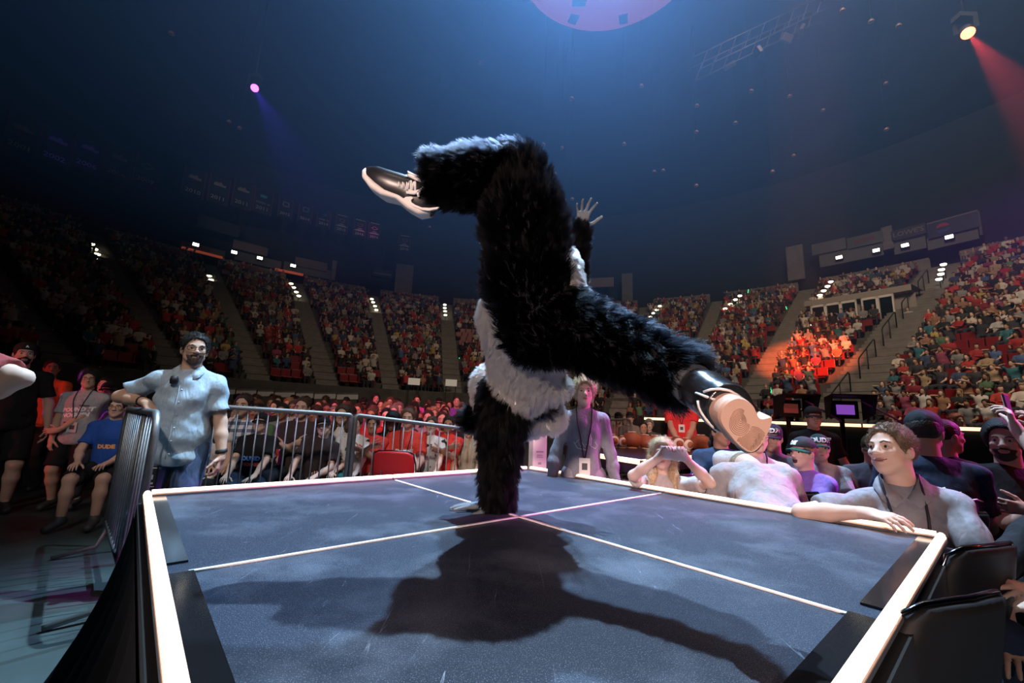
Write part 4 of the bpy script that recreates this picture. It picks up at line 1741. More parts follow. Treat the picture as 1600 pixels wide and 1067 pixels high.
for k in range(16):
    run = []
    for t in np.linspace(0, 2 * math.pi, 70):
        x, y = 1040 + (14 + 13 * k) * math.cos(t) * .8, 930 + (14 + 13 * k) * math.sin(t) * 1.05
        ok = inside(x, y) and ((x - 905) / 118) ** 2 + ((y - 662) / 150) ** 2 > 1
        if ok:
            run.append(PS(x, y, .0003))
        if (not ok or t > 6.28) and run:
            if len(run) > 2:
                mb.tube(run, .0007, 5)
            run = []
for k in range(13):
    x, y = 1128 - k * 8, 785 + k * 14
    mb.tube([PS(x - 22, y - 6, .0002), PS(x + 4, y + 8, .0002)], .0009, 5)
tr = mb.build('tread_ridge', mat('tread_groove_tan', (.36, .20, .14), .7), boot)
tr['kind'] = 'stuff'
# white piping and an ankle strap
surf = BVHTree.FromPolygons([Vector(p) for p in v], [tuple(map(int, q)) for q in f])


def on_boot(x, y, off=.002):
    o = Vector(CAM)
    d = Vector(T7(x, y, 1.) - CAM).normalized()
    h = surf.ray_cast(o, d)
    return np.array(h[0]) - np.array(d) * off if h[0] is not None else T7(x, y, 1.02)


mb = MB()
for line in ([(530, 350), (600, 325), (700, 318), (800, 335), (880, 380), (960, 440)], [(470, 440), (480, 510), (510, 570), (560, 640), (620, 710), (680, 760)], [(450, 360), (560, 400), (650, 430), (740, 470)]):
    mb.tube([on_boot(x, y) for x, y in line], .0032, 6)
mb.build('piping', M_shoew, boot)
for (a, b, wd) in ((bk0[0] + (bk0[1] - bk0[0]) * .75, bk0[1] + (bk0[2] - bk0[1]) * .45, .0515),):
    MB().tube([a, a + (b - a) * .02, b - (b - a) * .02, b], [wd - .004, wd, wd + .004, wd], 24).build('ankle_strap', mat('grey_strap', (.045, .05, .06), .55, bump=.2, bscale=400), boot)

# ------------------------------------------------------------------ hung and fixed things of the arena
def lamp_mat(name, col, st):
    return mat(name, col, .4, emit=col, strength=st)


M_lampw = lamp_mat('wall_lamp_lens', (1, .97, .92), 9)
M_lampg = lamp_mat('aisle_lamp_lens', (1, .96, .72), 5)
# wall lamps under the upper walls
for k, (x, y) in enumerate(((306, 382), (366, 394), (406, 403), (458, 415), (1311, 402), (1369, 391), (1414, 383), (1483, 370))):
    w_ = CY(x, y, 35.6)
    Rm = frame_of(PHI(w_))
    nth = ('first', 'second', 'third', 'fourth')[k % 4]
    t = wthing('wall_lamp', 'white rectangular wall lamp, %s from left under the %s upper wall' % (nth, 'left' if k < 4 else 'right'), 'lamp', w_, 'wall lamps under the upper walls')
    MB().box(w_ + Rm @ V(0, .10, .0), (.52, .16, .36), Rm, bev=.03).build('housing', M_black, t)
    MB().box(w_ + Rm @ V(0, .0, .0), (.42, .08, .24), Rm, bev=.03).build('lens', M_lampw, t)
    MB().bar(w_ + Rm @ V(0, .15, .05), w_ + Rm @ V(0, 1.1, .3), .06, .06).build('bracket', M_black, t)
# four small lights at the head of each aisle
rows4 = [('far left stairs', ((143, 381), (148, 389), (152, 397), (157, 406))), ('second stairs from left', ((327, 431), (330, 437), (332, 444), (335, 451))), ('third stairs from left', ((455, 443), (459, 449), (463, 456), (467, 462))), ('fourth stairs from left', ((581, 467), (583, 472), (586, 478), (588, 484))), ('stairs left of the performer', ((695, 476), (695, 481), (695.5, 486), (696, 492))),
         ('stairs above the raised leg', ((1031, 478), (1026, 484), (1021, 489), (1016, 495))), ('stairs right of the raised leg', ((1156, 462), (1149, 468), (1141, 475), (1133, 482))), ('stairs left of the suite windows', ((1298, 440), (1293, 447), (1287, 454), (1281, 461))), ('broad stairs', ((1474, 413), (1471, 421), (1470, 428), (1467, 436)))]
for nm, pts in rows4:
    for j, (x, y) in enumerate(pts):
        w_ = CY(x, y, 32.6 - j * .5)
        t = wthing('aisle_light', 'small glowing aisle light, %s from top over the %s' % (('first', 'second', 'third', 'fourth')[j], nm), 'light', w_, 'aisle lights over the bowl stairs')
        MB().lathe([(.05, -.1), (.15, -.06), (.17, 0), (.15, .06), (.05, .1)], 10, w_).build('bulb', M_lampg, t)
        MB().lathe([(.10, .04), (.19, .03), (.19, .10), (.05, .16)], 10, w_).build('shade', M_black, t)
        MB().tube([w_ + Z3 * .1, w_ + frame_of(PHI(w_)) @ V(0, .15, .1), w_ + frame_of(PHI(w_)) @ V(0, .15, -1.6)], .02, 5).build("arm", M_black, t)

# year banners hung before the left wall
M_ban = mat('black_banner_cloth', (.022, .022, .026), .8, vary=.2, scale=1)
M_bred = mat('banner_red_edge', (.16, .02, .03), .8)
BAN = [(34, 212, '2001', 'mtn'), (88, 230, '2002', 'mtn'), (138, 242, '2006', 'mtn'), (184, 256, '2006', 'mtn'), (229, 268, '2009', 'dia'), (303, 286, '2010', 'mtn'), (342, 297, '2011', 'mtn'), (379, 305, '2011', 'mtn'), (411, 314, '2011', 'swb'), (446, 325, '2012', 'box'), (477, 333, '2014', 'box'), (506, 341, '2014', 'swb'), (534, 350, '2015', 'shd'), (562, 357, '2016', 'shd'), (585, 362, '2016', 'dia'), (632, 381, '2018', 'shd')]
RB = 33.
for k, (x, y, yr, em) in enumerate(BAN):
    c = CY(x, y, RB)
    Rm = frame_of(PHI(c))
    d = PX(c)[2]
    wid = (.70 if x > 440 else .86) * 1.72
    hgt = wid * 1.62
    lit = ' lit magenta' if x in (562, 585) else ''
    t = wthing('year_banner', 'black hanging banner%s reading %s, %s in the row of banners' % (lit, yr, ORD[k]), 'banner', c, 'year banners along the left wall')

    def bt(u_, v_, o=0.):
        return c + Rm @ V(-u_ * 0 + u_, -o, v_)
    n = 10
    vs, fs = [], []
    for lay in (0, .02):
        for i in range(n + 1):
            for v_ in (-.5, 0, .5):
                vs.append(bt((i / n - .5) * wid, v_ * hgt, .03 * math.sin(i * 1.3) * (.5 - v_) + lay))
    m_ = (n + 1) * 3
    for i in range(n):
        for j in range(2):
            a = i * 3 + j
            fs += [(a, a + 3, a + 4, a + 1), (m_ + a, m_ + a + 1, m_ + a + 4, m_ + a + 3)]
    MB().add(vs, fs, 0, True).build('cloth', M_ban, t)
    MB().tube([bt(-wid / 2 - .05, hgt / 2), bt(wid / 2 + .05, hgt / 2)], .03, 6).build('top_rod', M_black, t)
    for sx in (-1, 1):
        MB().box(bt(sx * (wid / 2 - .05), 0, .075), (.07, .01, hgt * .98), Rm).build('edge_band', M_bred, t)
    white = (.42, .42, .44) if not lit else (.8, .75, .8)  # print of the lit banners made brighter, light put into the colour
    me = text_mesh(yr, .30 * wid, 0, .006)
    for vt in me.vertices:
        vt.co = Vector(bt(vt.co.x * 1.15, vt.co.y - hgt * .30, .09))
    link('year', me, M_plain, t, white)
    mb = MB()
    q = wid * .28
    col = (.30, .27, .28)
    if em == 'mtn':
        poly = [(-q, -.22 * q), (q, -.22 * q), (q * 1.05, .3 * q), (q * .6, .18 * q), (q * .15, .72 * q), (-q * .2, .38 * q), (-q * .55, .55 * q), (-q, .2 * q)]
    elif em == 'dia':
        poly = [(-q * 1.1, 0), (0, -.6 * q), (1.1 * q, 0), (0, .6 * q)]
        col = (.12, .11, .10) if not lit else (.7, .25, .4)  # magenta light put into the emblem colour where lit
    elif em == 'swb':
        poly = [(-q * .6, -.3 * q), (q * .6, -.3 * q), (q * .6, .3 * q), (-q * .6, .3 * q)]
        col = (.05, .35, .5) if x < 450 else (.08, .18, .5)
    elif em == 'box':
        poly = [(-q * .8, -.6 * q), (0, -.75 * q), (q * .8, -.6 * q), (q * .8, .6 * q), (0, .75 * q), (-q * .8, .6 * q)]
        col = (.24, .24, .26) if x < 460 else (.10, .16, .30)
    else:
        poly = [(-q * .75, .55 * q), (-q * .75, -.3 * q), (0, -.7 * q), (q * .75, -.3 * q), (q * .75, .55 * q)]
        col = (.22, .07, .08)
    mb.prism(poly, bt(0, hgt * .16, .088), Rm @ V(1, 0, 0), Z3, Rm @ V(0, -1, 0), .012)
    if em in ('dia', 'shd', 'box'):
        mb.prism([(a * .6, b_ * .6) for a, b_ in poly], bt(0, hgt * .16, .10), Rm @ V(1, 0, 0), Z3, Rm @ V(0, -1, 0), .01, 1)
    mb.build('emblem', [mat('emblem_%s_%d' % (em, k), col, .7), M_ban], t)
    if em == 'swb':
        me = text_mesh('SWEET 16', .15 * wid, 0, .004)
        for vt in me.vertices:
            vt.co = Vector(bt(vt.co.x * 1.1, vt.co.y - hgt * .10, .09))
        link('words', me, M_plain, t, (.36, .36, .38))['kind'] = 'stuff'
    if em in ('shd', 'dia') and x > 500:
        mb = MB()
        for vv_, ww in ((.42, .7), (-.03, .34), (-.10, .62), (-.14, .8)):
            mb.box(bt(0, vv_ * hgt, .09), (wid * ww, .01, .06), Rm)
        mb.build('words', M_plain, t, white)['kind'] = 'stuff'

# upper wall boards: right side advertising, left dim panels, columns
def board(name, label, x0, y0, x1, y1, hpx, r, m, cat='sign', kind=None):
    a, b = CY(x0, y0, r), CY(x1, y1, r)
    u_ = unit(V(b[0] - a[0], b[1] - a[1], 0))
    d = PX((a + b) / 2)[2]
    hh_ = hpx * d / F_PX
    n_ = np.cross(u_, Z3)
    n_ = n_ if n_ @ (CAM - a) > 0 else -n_
    L_ = np.linalg.norm(b - a)
    o = wthing(name, label, cat, a) if kind is None else None
    zc = (a[2] + b[2]) / 2
    cc = V((a[0] + b[0]) / 2, (a[1] + b[1]) / 2, zc - hh_ / 2)
    Rm = np.array([u_, -n_, Z3]).T
    ob = MB().box(cc, (L_, .18, hh_), Rm, bev=.02).build('panel' if o else name, m, o)
    if kind:
        ob['kind'] = kind
    return o, cc, u_, n_, L_, hh_, Rm


M_adgrey = mat('grey_ad_panel', (.10, .10, .105), .6, vary=.15, scale=1)
M_addark = mat('dark_ad_panel', (.035, .03, .033), .5)
M_adblue = mat('blue_ad_panel', (.03, .035, .06), .5)
M_frame = mat('board_frame', (.16, .15, .15), .6)
RW = 35.9
o, cc, u_, n_, L_, hh_, Rm = board('sign_board', 'dark upper board with faint slanted white lettering beside grey pillar', 1392, 361, 1446, 349, 17, RW, M_addark)
me = text_mesh("LOWE'S", hh_ * .62, 0, .01)
for vt in me.vertices:
    vt.co = Vector(cc + u_ * vt.co.x + Z3 * vt.co.y + n_ * .11)
link('lettering', me, M_plain, o, (.16, .15, .15))
o, cc, u_, n_, L_, hh_, Rm = board('sign_board', 'dark upper board with round red emblem at right end', 1448, 348.5, 1528, 333, 25, RW, M_adblue)
mb = MB()
circ = [(math.cos(t) * hh_ * .33, math.sin(t) * hh_ * .33) for t in np.linspace(0, 2 * math.pi, 25)[:-1]]
mb.prism([p for p in circ if p[1] >= hh_ * .04], cc - u_ * L_ * .18 + n_ * .095, u_, Z3, n_, .02, 0)
mb.prism([p for p in circ if p[1] <= -hh_ * .06], cc - u_ * L_ * .18 + n_ * .095, u_, Z3, n_, .02, 1)
mb.build('emblem', [mat('emblem_red', (.30, .03, .04), .5), mat('emblem_blue', (.04, .06, .22), .5)], o)
MB().bar(cc + Z3 * (hh_ / 2 + .05) - u_ * L_ / 2, cc + Z3 * (hh_ / 2 + .05) + u_ * L_ / 2, .1, .1).build('frame_rail', M_frame, o)
MB().bar(cc + Z3 * (hh_ / 2) + u_ * L_ / 2, cc - Z3 * (hh_ / 2 + .6) + u_ * L_ / 2, .1, .1, up=(1, 0, 0)).build('frame_post', M_frame, o)
board('sign_board', 'plain grey board left end of the upper right row', 1268, 382, 1321, 372, 18, RW, M_adgrey)
o, cc, u_, n_, L_, hh_, Rm = board('sign_board', 'grey upper board with a faint red wordmark strip', 1323, 372, 1379, 361, 18, RW, M_adgrey)
MB().box(cc + n_ * .10, (L_ * .55, .02, hh_ * .28), Rm).build('wordmark', mat('faint_red_print', (.16, .05, .06), .6), o)
M_adlow = mat('lower_grey_board', (.13, .135, .135), .7, vary=.1, scale=1)
board('sign_board', 'long grey lower board under the first two right wall lamps', 1280, 399, 1379, 380, 20, RW + .3, M_adlow)
board('sign_board', 'grey lower board under the third right wall lamp', 1396, 379, 1446, 371, 19, RW + .3, M_adlow)
board('sign_board', 'grey lower board under the fourth right wall lamp', 1448, 371, 1528, 356, 20, RW + .3, M_adlow)
board('sign_board', 'brown grey board behind the first left wall lamps', 283, 376, 352, 392, 14, RW + .4, M_adlow)
board('sign_board', 'brown grey board behind the third left wall lamp', 368, 393, 440, 408, 14, RW + .4, M_adlow)
board('sign_board', 'brown grey board behind the fourth left wall lamp', 444, 408, 520, 424, 15, RW + .4, M_adlow)
M_red = lamp_mat('dim_red_strip', (.9, .16, .08), .16)
board('sign_strip', 'dim red lit strip under the left boards', 284, 385, 348, 401, 3.5, RW, M_red, 'sign')
board('sign_strip', 'dim red lit strip under the fourth left lamp', 430, 419, 474, 428, 3.5, RW, M_red, 'sign')
board('sign_board', 'pale boards high on the back wall behind the performer', 907, 435, 959, 434, 15, RW, mat('pale_board', (.22, .17, .17), .7), 'sign')
board('sign_board', 'dim ribbed panel hung below the 2011 banners', 310, 335, 375, 352, 20, RW + .2, M_addark, 'sign')
board('sign_board', 'brown strip board over the left wall lamps', 365, 376, 419, 386, 14, RW + .1, mat('brown_board', (.15, .11, .10), .7), 'sign')
board('sign_board', 'brown strip board right of the lamps on the left', 462, 402, 512, 411, 14, RW + .1, mat('brown_board', (.15, .11, .10), .7), 'sign')
M_col = mat('grey_column', (.17, .155, .155), .8, vary=.15, scale=2)
for i, (x0, x1, y0, y1) in enumerate(((620, 646, 414, 462), (972, 988, 428, 474), (520, 526, 408, 440), (1230, 1252, 385, 440), (1379, 1392, 355, 392))):
    w_ = CY((x0 + x1) / 2, y0, 36.1)
    Rm = frame_of(PHI(w_))
    d = PX(w_)[2]
    hh_ = (y1 - y0) * d / F_PX
    o = MB().box(w_ - Z3 * hh_ / 2, ((x1 - x0) * d / F_PX, .4, hh_), Rm).build('column', M_col)
    o['kind'] = 'structure'
w_ = CY(597, 428, 35)
t = wthing('hanging_speaker', 'dark speaker cluster hung on the upper wall under last banner', 'speaker', w_)
MB().box(w_, (2.0, .7, .8), frame_of(PHI(w_)), bev=.05).build('cabinet', M_black, t)
MB().box(w_ + frame_of(PHI(w_)) @ V(0, -.37, -.1), (1.7, .03, .12), frame_of(PHI(w_))).build('grille', mat('grille_grey', (.12, .12, .13), .5), t)
MB().tube([w_ + Z3 * .3, w_ + Z3 * 3], .04, 6).build('hanger', M_black, t)

# suite windows cut into the right bowl
pa_, pb_ = CY(1272, 520, R1 + DR * 12.2), CY(1424, 512, R1 + DR * 12.2)
a0, a1 = PHI(pa_), PHI(pb_)
rs = R1 + DR * 11.8
zb, zt = Z1 + DZ * 10.6, Z1 + DZ * 10.6 + 1.85
o = MB().add(*ring([(rs + 2.2, zb), (rs + .5, zb), (rs + .5, zt), (rs - .1, zt), (rs - .1, zt + .38), (rs + 2.2, zt + .38)], a0 - .012, a1 + .012, 10)).build('wall_suite', mat('suite_fascia', (.34, .31, .28), .8))
o['kind'] = 'structure'
M_wframe = mat('white_window_frame', (.78, .75, .72), .5)
M_glass = mat('suite_glass', (.006, .007, .008), .06, 0, .6)
for k, (f0, f1) in enumerate(((.0, .17), (.17, .34), (.34, .515), (.565, .73), (.73, .89))):
    p0, p1 = a0 + (a1 - a0) * f0, a0 + (a1 - a0) * f1
    A_, B_ = BP(p0, rs, zb), BP(p1, rs, zb)
    uu = unit(B_ - A_)
    er = unit((A_ + B_) / 2 - BO)
    er[2] = 0
    L_ = np.linalg.norm(B_ - A_)
    Rm = np.array([uu, er, Z3]).T
    mb = MB()
    H_ = zt - zb
    for c_, sz in (((.04, 0, H_ / 2), (.09, .16, H_)), ((L_ - .04, 0, H_ / 2), (.09, .16, H_)), ((L_ / 2, 0, H_ - .08), (L_, .16, .16)), ((L_ / 2, 0, .08), (L_, .16, .16))):
        mb.box(A_ + Rm @ V(*c_), sz, Rm)
    wd = mb.build('window_%d' % (k + 1), M_wframe)
    wd['kind'] = 'structure'
    MB().box(A_ + Rm @ V(L_ / 2, .03, H_ / 2), (L_ - .2, .03, H_ - .3), Rm).build('pane', M_glass, wd)
w_ = CY(1264, 510, rs - .3)
t = wthing('wall_lamp', 'small white lamp at the left end of the suite windows', 'lamp', w_)
MB().lathe([(.06, -.15), (.14, -.12), (.14, .12), (.06, .15)], 10, w_).build('lens', lamp_mat('suite_lamp_lens', (1, .95, .85), 6), t)
MB().box(w_ + Z3 * .2, (.2, .2, .1)).build('cap', M_black, t)

# dasher wall: white panels and dark seat backs at the foot of the left bowl
k = 0
for x0, x1, y in ((340, 368, 607), (369, 401, 608.5), (402, 428, 610), (429, 461, 611.5), (462, 490, 613), (491, 525, 614), (526, 560, 615)):
    a, b = CY(x0, y, 16.9), CY(x1, y, 16.9)
    hh_ = 9 * PX(a)[2] / F_PX
    t = wthing('dasher_panel', 'white low rink panel, %s from left at the foot of left bowl' % ORD[k], 'panel', a, 'white panels at the foot of the left bowl')
    k += 1
    MB().bar(a - Z3 * hh_ / 2, b - Z3 * hh_ / 2, .08, hh_).build('board', M_white, t)
    MB().bar(a + Z3 * .0, b + Z3 * .0, .14, .06).build('top_rail', M_alu, t)
    for q in (a, b):
        MB().bar(q + Z3 * .02, V(q[0], q[1], 0), .07, .07, up=(1, 0, 0)).build('post', M_black, t)
for k, (x, y) in enumerate(((647, 596), (705, 598))):
    w_ = CY(x, y, R1 - .4)
    t = wthing('sign_board', 'small white blank board, %s of two low before the bowl' % ('left' if k == 0 else 'right'), 'sign', w_)
    MB().box(w_, (.72, .06, .42), frame_of(PHI(w_)), bev=.01).build('panel', lamp_mat('self_glow_board', (.75, .70, .62), .25), t)  # plain board, no lamp; faint emission added to brighten it
    for sx in (-1, 1):
        b = w_ + frame_of(PHI(w_)) @ V(sx * .3, .05, -.2)
        MB().tube([b, V(b[0], b[1], 0)], .025, 6).build('leg', M_black, t)

# the round red panel over the stage, ceiling bits
zc = 13.2
fa = G(940, 50, zc)
cx_, cy_ = fa[0] - .30, fa[1] - 2.55
t = wthing('ceiling_disc', 'round red underside panel hung over the stage', 'panel', (cx_, cy_, zc))
MB().lathe([(2.50, 0), (2.55, .02), (2.55, .22), (2.5, .3)], 72, (cx_, cy_, zc)).build('disc', mat('red_disc_glow', (.50, .09, .13), .6, emit=(.62, .13, .20), strength=.22), t)  # panel is no lamp; its lit look is put in as faint emission
for x, y, w2 in ((896, 30, .26), (974, 30, .26)):
    g_ = G(x, y, zc - .03)
    MB().box(g_, (w2, .30, .05), rotm(.3 if x < 930 else -.3, 0, 0), bev=.01).build('vent', mat('vent_grey', (.30, .30, .32), .5), t)
g_ = G(905, 2, zc - .04)
MB().box(g_, (.4, .3, .07), bev=.02).build('hatch', mat('brass_hatch', (.45, .33, .18), .4), t)
for sx in (-1, 1):
    MB().tube([(cx_ + sx * 1.6, cy_, zc + .2), (cx_ + sx * 1.6, cy_, 25)], .03, 6).build('cable', M_black, t)

M_dotshade = mat('dull_dot_shade', (.26, .15, .12), .35, .3)  # hanging shades made up to stand for faint orange dots in the air
for k, (x, y, d) in enumerate(((893, 154, 22), (1002, 134, 24), (1089, 165, 25), (1088, 206, 25), (878, 231, 26), (975, 225, 24), (1022, 268, 26), (1036, 266, 26), (1088, 290, 24), (1149, 192, 24), (1234, 150, 25), (1384, 130, 24), (1385, 202, 23), (1286, 172, 26), (1207, 268, 24), (849, 226, 24), (867, 272, 25), (882, 313, 26), (894, 311, 26), (671, 355, 28), (358, 190, 24), (374, 200, 24), (750, 98, 22), (1316, 16, 20), (1361, 33, 20), (268, 52, 20), (1240, 243, 26), (1404, 40, 20), (1174, 142, 24))):
    w_ = P(x, y, d)
    t = wthing('dot_shade', 'small round shade added for a faint dot, %s of those over the bowl' % ORD[k], 'lamp', w_, 'shades added for faint dots under the roof')
    MB().lathe([(.02, .11), (.07, .09), (.11, .03), (.125, -.04), (.10, -.06), (.03, -.03)], 12, w_).build('shade', M_dotshade, t)
    MB().tube([w_ + Z3 * .14, V(w_[0], w_[1], 25)], .012, 4).build('cord', M_black, t)

# lighting truss
ta, tb = P(1085, 108, 20), P(1285, 12, 20)
t = wthing('lighting_truss', 'dark lattice truss hung under the roof', 'truss', ta)
ux = unit(tb - ta)
sx_ = unit(np.cross(ux, Z3))
sy_ = np.cross(sx_, ux)
M_truss = mat('truss_metal', (.05, .036, .034), .5, .4)
for (a, b) in ((-1, -1), (-1, 1), (1, -1), (1, 1)):
    MB().tube([ta + sx_ * a * .35 + sy_ * b * .35, tb + sx_ * a * .35 + sy_ * b * .35], .028, 6).build('chord', M_truss, t)
nb = 9
for i in range(nb):
    for s_ in (-1, 1):
        p0, p1 = ta + (tb - ta) * i / nb, ta + (tb - ta) * (i + 1) / nb
        MB().tube([p0 + sx_ * s_ * .35 - sy_ * .35, p1 + sx_ * s_ * .35 + sy_ * .35], .022, 5).build('lattice_bar', M_truss, t)
for i in (2, 4, 6, 7):
    p0 = ta + (tb - ta) * i / nb
    MB().box(p0 - sy_ * .62, (.5, .16, .34), rotm(.4 + i, .5, .2), bev=.03).build('lamp_unit', M_truss, t)


def moving_light(label, x, y, d, tgt, col, st):
    w_ = P(x, y, d)
    t = wthing('moving_light', label, 'stage light', w_)
    ax = unit(np.array(tgt) - w_)
    xx = unit(np.cross(ax, Z3))
    Rm = np.array([xx, np.cross(ax, xx), ax]).T
    MB().lathe([(.10, -.34), (.16, -.28), (.17, .10), (.20, .22), (.20, .28), (.17, .28)], 16, w_, Rm).build('head', M_black, t)
    MB().lathe([(.165, .27), (.165, .29), (.0, .30)], 16, w_, Rm).build('lens', lamp_mat('lens_' + label[:6], col, st), t)
    mb = MB()
    for s_ in (-1, 1):
        mb.bar(w_ + xx * s_ * .23, w_ + xx * s_ * .23 + Z3 * .45, .05, .10, up=(0, 1, 0))
    mb.box(w_ + Z3 * .5, (.55, .3, .16))
    mb.build('yoke', M_black, t)
    MB().tube([w_ + Z3 * .58, V(w_[0], w_[1], 25)], .03, 6).build('hanger', M_black, t)
    return w_ + ax * .42


LRED = moving_light('red beam moving light hung high on the right', 1510, 49, 13.5, P(1640, 200, 8.0), (1, .13, .05), 12)
spot('red_beam', LRED, P(1640, 200, 8.0), 20000, (1, .03, .02), 7.5, .6, .04)
LPUR = moving_light('purple beam moving light hung high on the left', 397, 136, 20, P(430, 190, 15), (.75, .12, 1), 4)
spot('purple_beam', LPUR, P(436, 205, 15), 1500, (.25, .05, 1), 9, .7, .05)

# ------------------------------------------------------------------ crowd barriers
def barricade(label, a, b, hgt, nbar=20, feet=True, group=None, rr_=.14):
    a, b = np.array(a, float), np.array(b, float)
    a0_, b0_ = V(a[0], a[1], 0), V(b[0], b[1], 0)
    t = wthing('barricade', label, 'barrier', (a0_ + b0_) / 2, group)
    ux = unit(b0_ - a0_)
    n_ = np.cross(ux, Z3)
    rr = rr_
    pts = [a0_ + Z3 * .16]
    pts += [a - Z3 * rr] + [a + ux * rr * (1 - math.cos(q)) - Z3 * rr * (1 - math.sin(q)) for q in (.4, .8, 1.2)]
    pts += [a + ux * rr, b - ux * rr]
    pts += [b - ux * rr * (1 - math.sin(q)) - Z3 * rr * (1 - math.cos(q)) for q in (.4, .8, 1.2)] + [b - Z3 * rr, b0_ + Z3 * .16]
    MB().tube(pts, .021, 10).build('frame', M_steel, t)
    MB().tube([a0_ + Z3 * .2, b0_ + Z3 * .2], .017, 8).build('bottom_rail', M_steel, t)
    L_ = np.linalg.norm(b0_ - a0_)
    for i in range(nbar):
        f_ = (i + 1) / (nbar + 1)
        q = a0_ + (b0_ - a0_) * f_
        zt_ = a[2] + (b[2] - a[2]) * f_
        MB().tube([q + Z3 * .2, V(q[0], q[1], zt_ - .01)], .0068, 6).build('bar', M_steel, t)
    for f_ in (.12, .88):
        q = a0_ + (b0_ - a0_) * f_
        MB().tube([q + Z3 * .2, q + n_ * .05 + Z3 * .06, q + n_ * .30 + Z3 * .018], .017, 8).build('foot', M_steel, t)
        MB().tube([q + Z3 * .2, q - n_ * .05 + Z3 * .06, q - n_ * .30 + Z3 * .018], .017, 8).build('foot', M_steel, t)
    return t


FA, FM, FB = P(322, 634, 3.75), P(553, 648.5, 4.3), P(752, 673, 4.85)
barricade('galvanised crowd barrier behind stage, left panel beside bespectacled man', FA, FM - unit(FM - FA) * .02, 1.2, 14, group='crowd barriers behind the stage', rr_=.03)
barricade('galvanised crowd barrier behind stage, right panel reaching the performer', FM + unit(FB - FM) * .02, FB, 1.1, 13, group='crowd barriers behind the stage', rr_=.03)
BN, BF = P(246, 655, 2.52), P(206, 607, 3.9)
BN[2] = 1.17
BF[2] = 1.17
barricade('galvanised crowd barrier seen end-on at the stage corner, man leaning on it', BN, BF, 1.15, 14)
barricade('short crowd barrier far behind the footballs', P(938, 656, 8.0), P(986, 655, 8.6), 1.1, 8)
for k, (xa, xb, d0) in enumerate(((560, 640, 15.5), (640, 735, 15.5))):
    a, b = G(xa, 645, 0), None

# white sign pillar behind the far stage corner
w_ = P(840, 705, 3.86)
t = wthing('sign_pillar', 'white printed box pillar standing behind the far stage corner', 'sign', V(w_[0], w_[1], 0))
pw_ = .13
MB().box(V(w_[0], w_[1], .565), (pw_, pw_, 1.13), rotm(.25, 0, 0), bev=.004).build('box', M_white, t)
Rm = rotm(.25, 0, 0)
for zz, ww, hh_ in ((.93, .07, .012), (.90, .05, .007), (.885, .06, .006), (.83, .03, .02)):
    MB().box(V(w_[0], w_[1], zz) + Rm @ V(0, -pw_ / 2 - .001, 0), (ww, .002, hh_), Rm).build('print', mat('grey_print', (.35, .33, .34), .6), t)

# ------------------------------------------------------------------ second stage with the footballs, main stage behind
ZS = .86
C2, L2_, R2_ = G(1003, 719, ZS), G(935, 709, ZS), G(1125, 708, ZS)
t = wthing('platform_stage', 'second dark platform with glowing edge under the footballs', 'stage', V(C2[0], C2[1], 0))
ul, ur = unit(L2_ - C2), unit(R2_ - C2)
La, Ra = C2 + ul * 1.0, C2 + ur * 2.2
poly = [C2, Ra, Ra + V(.0, .42, 0), V(La[0] - .05, 6.62, ZS), La]
n_ = len(poly)
vs = [q + Z3 * (-.004) for q in poly] + [q + Z3 * (-.14) for q in poly]
M_dk2 = mat('dark_purple_deck', (.030, .016, .040), .3, 0, .5)
MB().add(vs, [tuple(range(n_)), tuple(range(n_, 2 * n_))[::-1]] + [(i, (i + 1) % n_, n_ + (i + 1) % n_, n_ + i) for i in range(n_)]).build('deck', M_dk2, t)
for (a, b) in ((C2, La), (C2, Ra)):
    a = a + unit(b - a) * .03
    MB().bar(a - Z3 * .02, b - Z3 * .02, .05, .045).build('led_tube', M_led, t)
    MB().bar(a - Z3 * .24, b - Z3 * .24, .03, .05).build('lower_beam', mat('pink_grey_beam', (.42, .34, .33), .5), t)
cen = sum(poly) / n_
for q in poly:
    qq = q + unit(cen - q) * .12
    MB().tube([V(qq[0], qq[1], 0), V(qq[0], qq[1], .74)], .03, 8).build('leg', M_blackpaint, t)
M_ball = mat('football_leather', (.33, .095, .045), .45, 0, .5, bump=.3, bscale=160, vary=.1)
M_balls = mat('football_stripe', (.8, .76, .72), .5)
M_stand = mat('tan_ring_stand', (.75, .55, .32), .5)


def football(w_, yaw, rad, label, stripes, tee=True):
    t = wthing('football', label, 'ball', w_ - Z3 * rad, 'footballs on the second platform')
    R_ = rotm(yaw, 0, 0)
    prof_ = []
    L_ = rad * 1.5
    for u_ in np.linspace(-1, 1, 17):
        prof_.append((max(.004, rad * (1 - abs(u_) ** 2.1) ** .9 if abs(u_) < 1 else .004), u_ * L_))
    rot = R_ @ np.array([[1, 0, 0], [0, 0, 1], [0, -1, 0]])
    mb = MB().lathe(prof_, 18, w_, rot)
    n_ = 18
    if stripes:
        for r_ in (2, 3, 12, 13):
            for q in range(n_):
                mb.m[r_ * n_ + q] = 1
    mb.build('skin', [M_ball, M_balls], t)
    lc = MB()
    for u_ in np.linspace(-.28, .28, 6):
        c_ = w_ + R_ @ V(0, u_ * L_, rad * .985)
        lc.box(c_, (.03, .006, .006), R_)
    lc.box(w_ + R_ @ V(0, 0, rad * 1.0), (.006, L_ * .62, .005), R_)
    lc.build('laces', M_lace, t)
    st = MB()
    st.lathe([(rad * .42, -rad * 1.02), (rad * .62, -rad * 1.02), (rad * .62, -rad * .86), (rad * .42, -rad * .80)], 14, w_)
    st.build('ring_stand', M_stand, t)


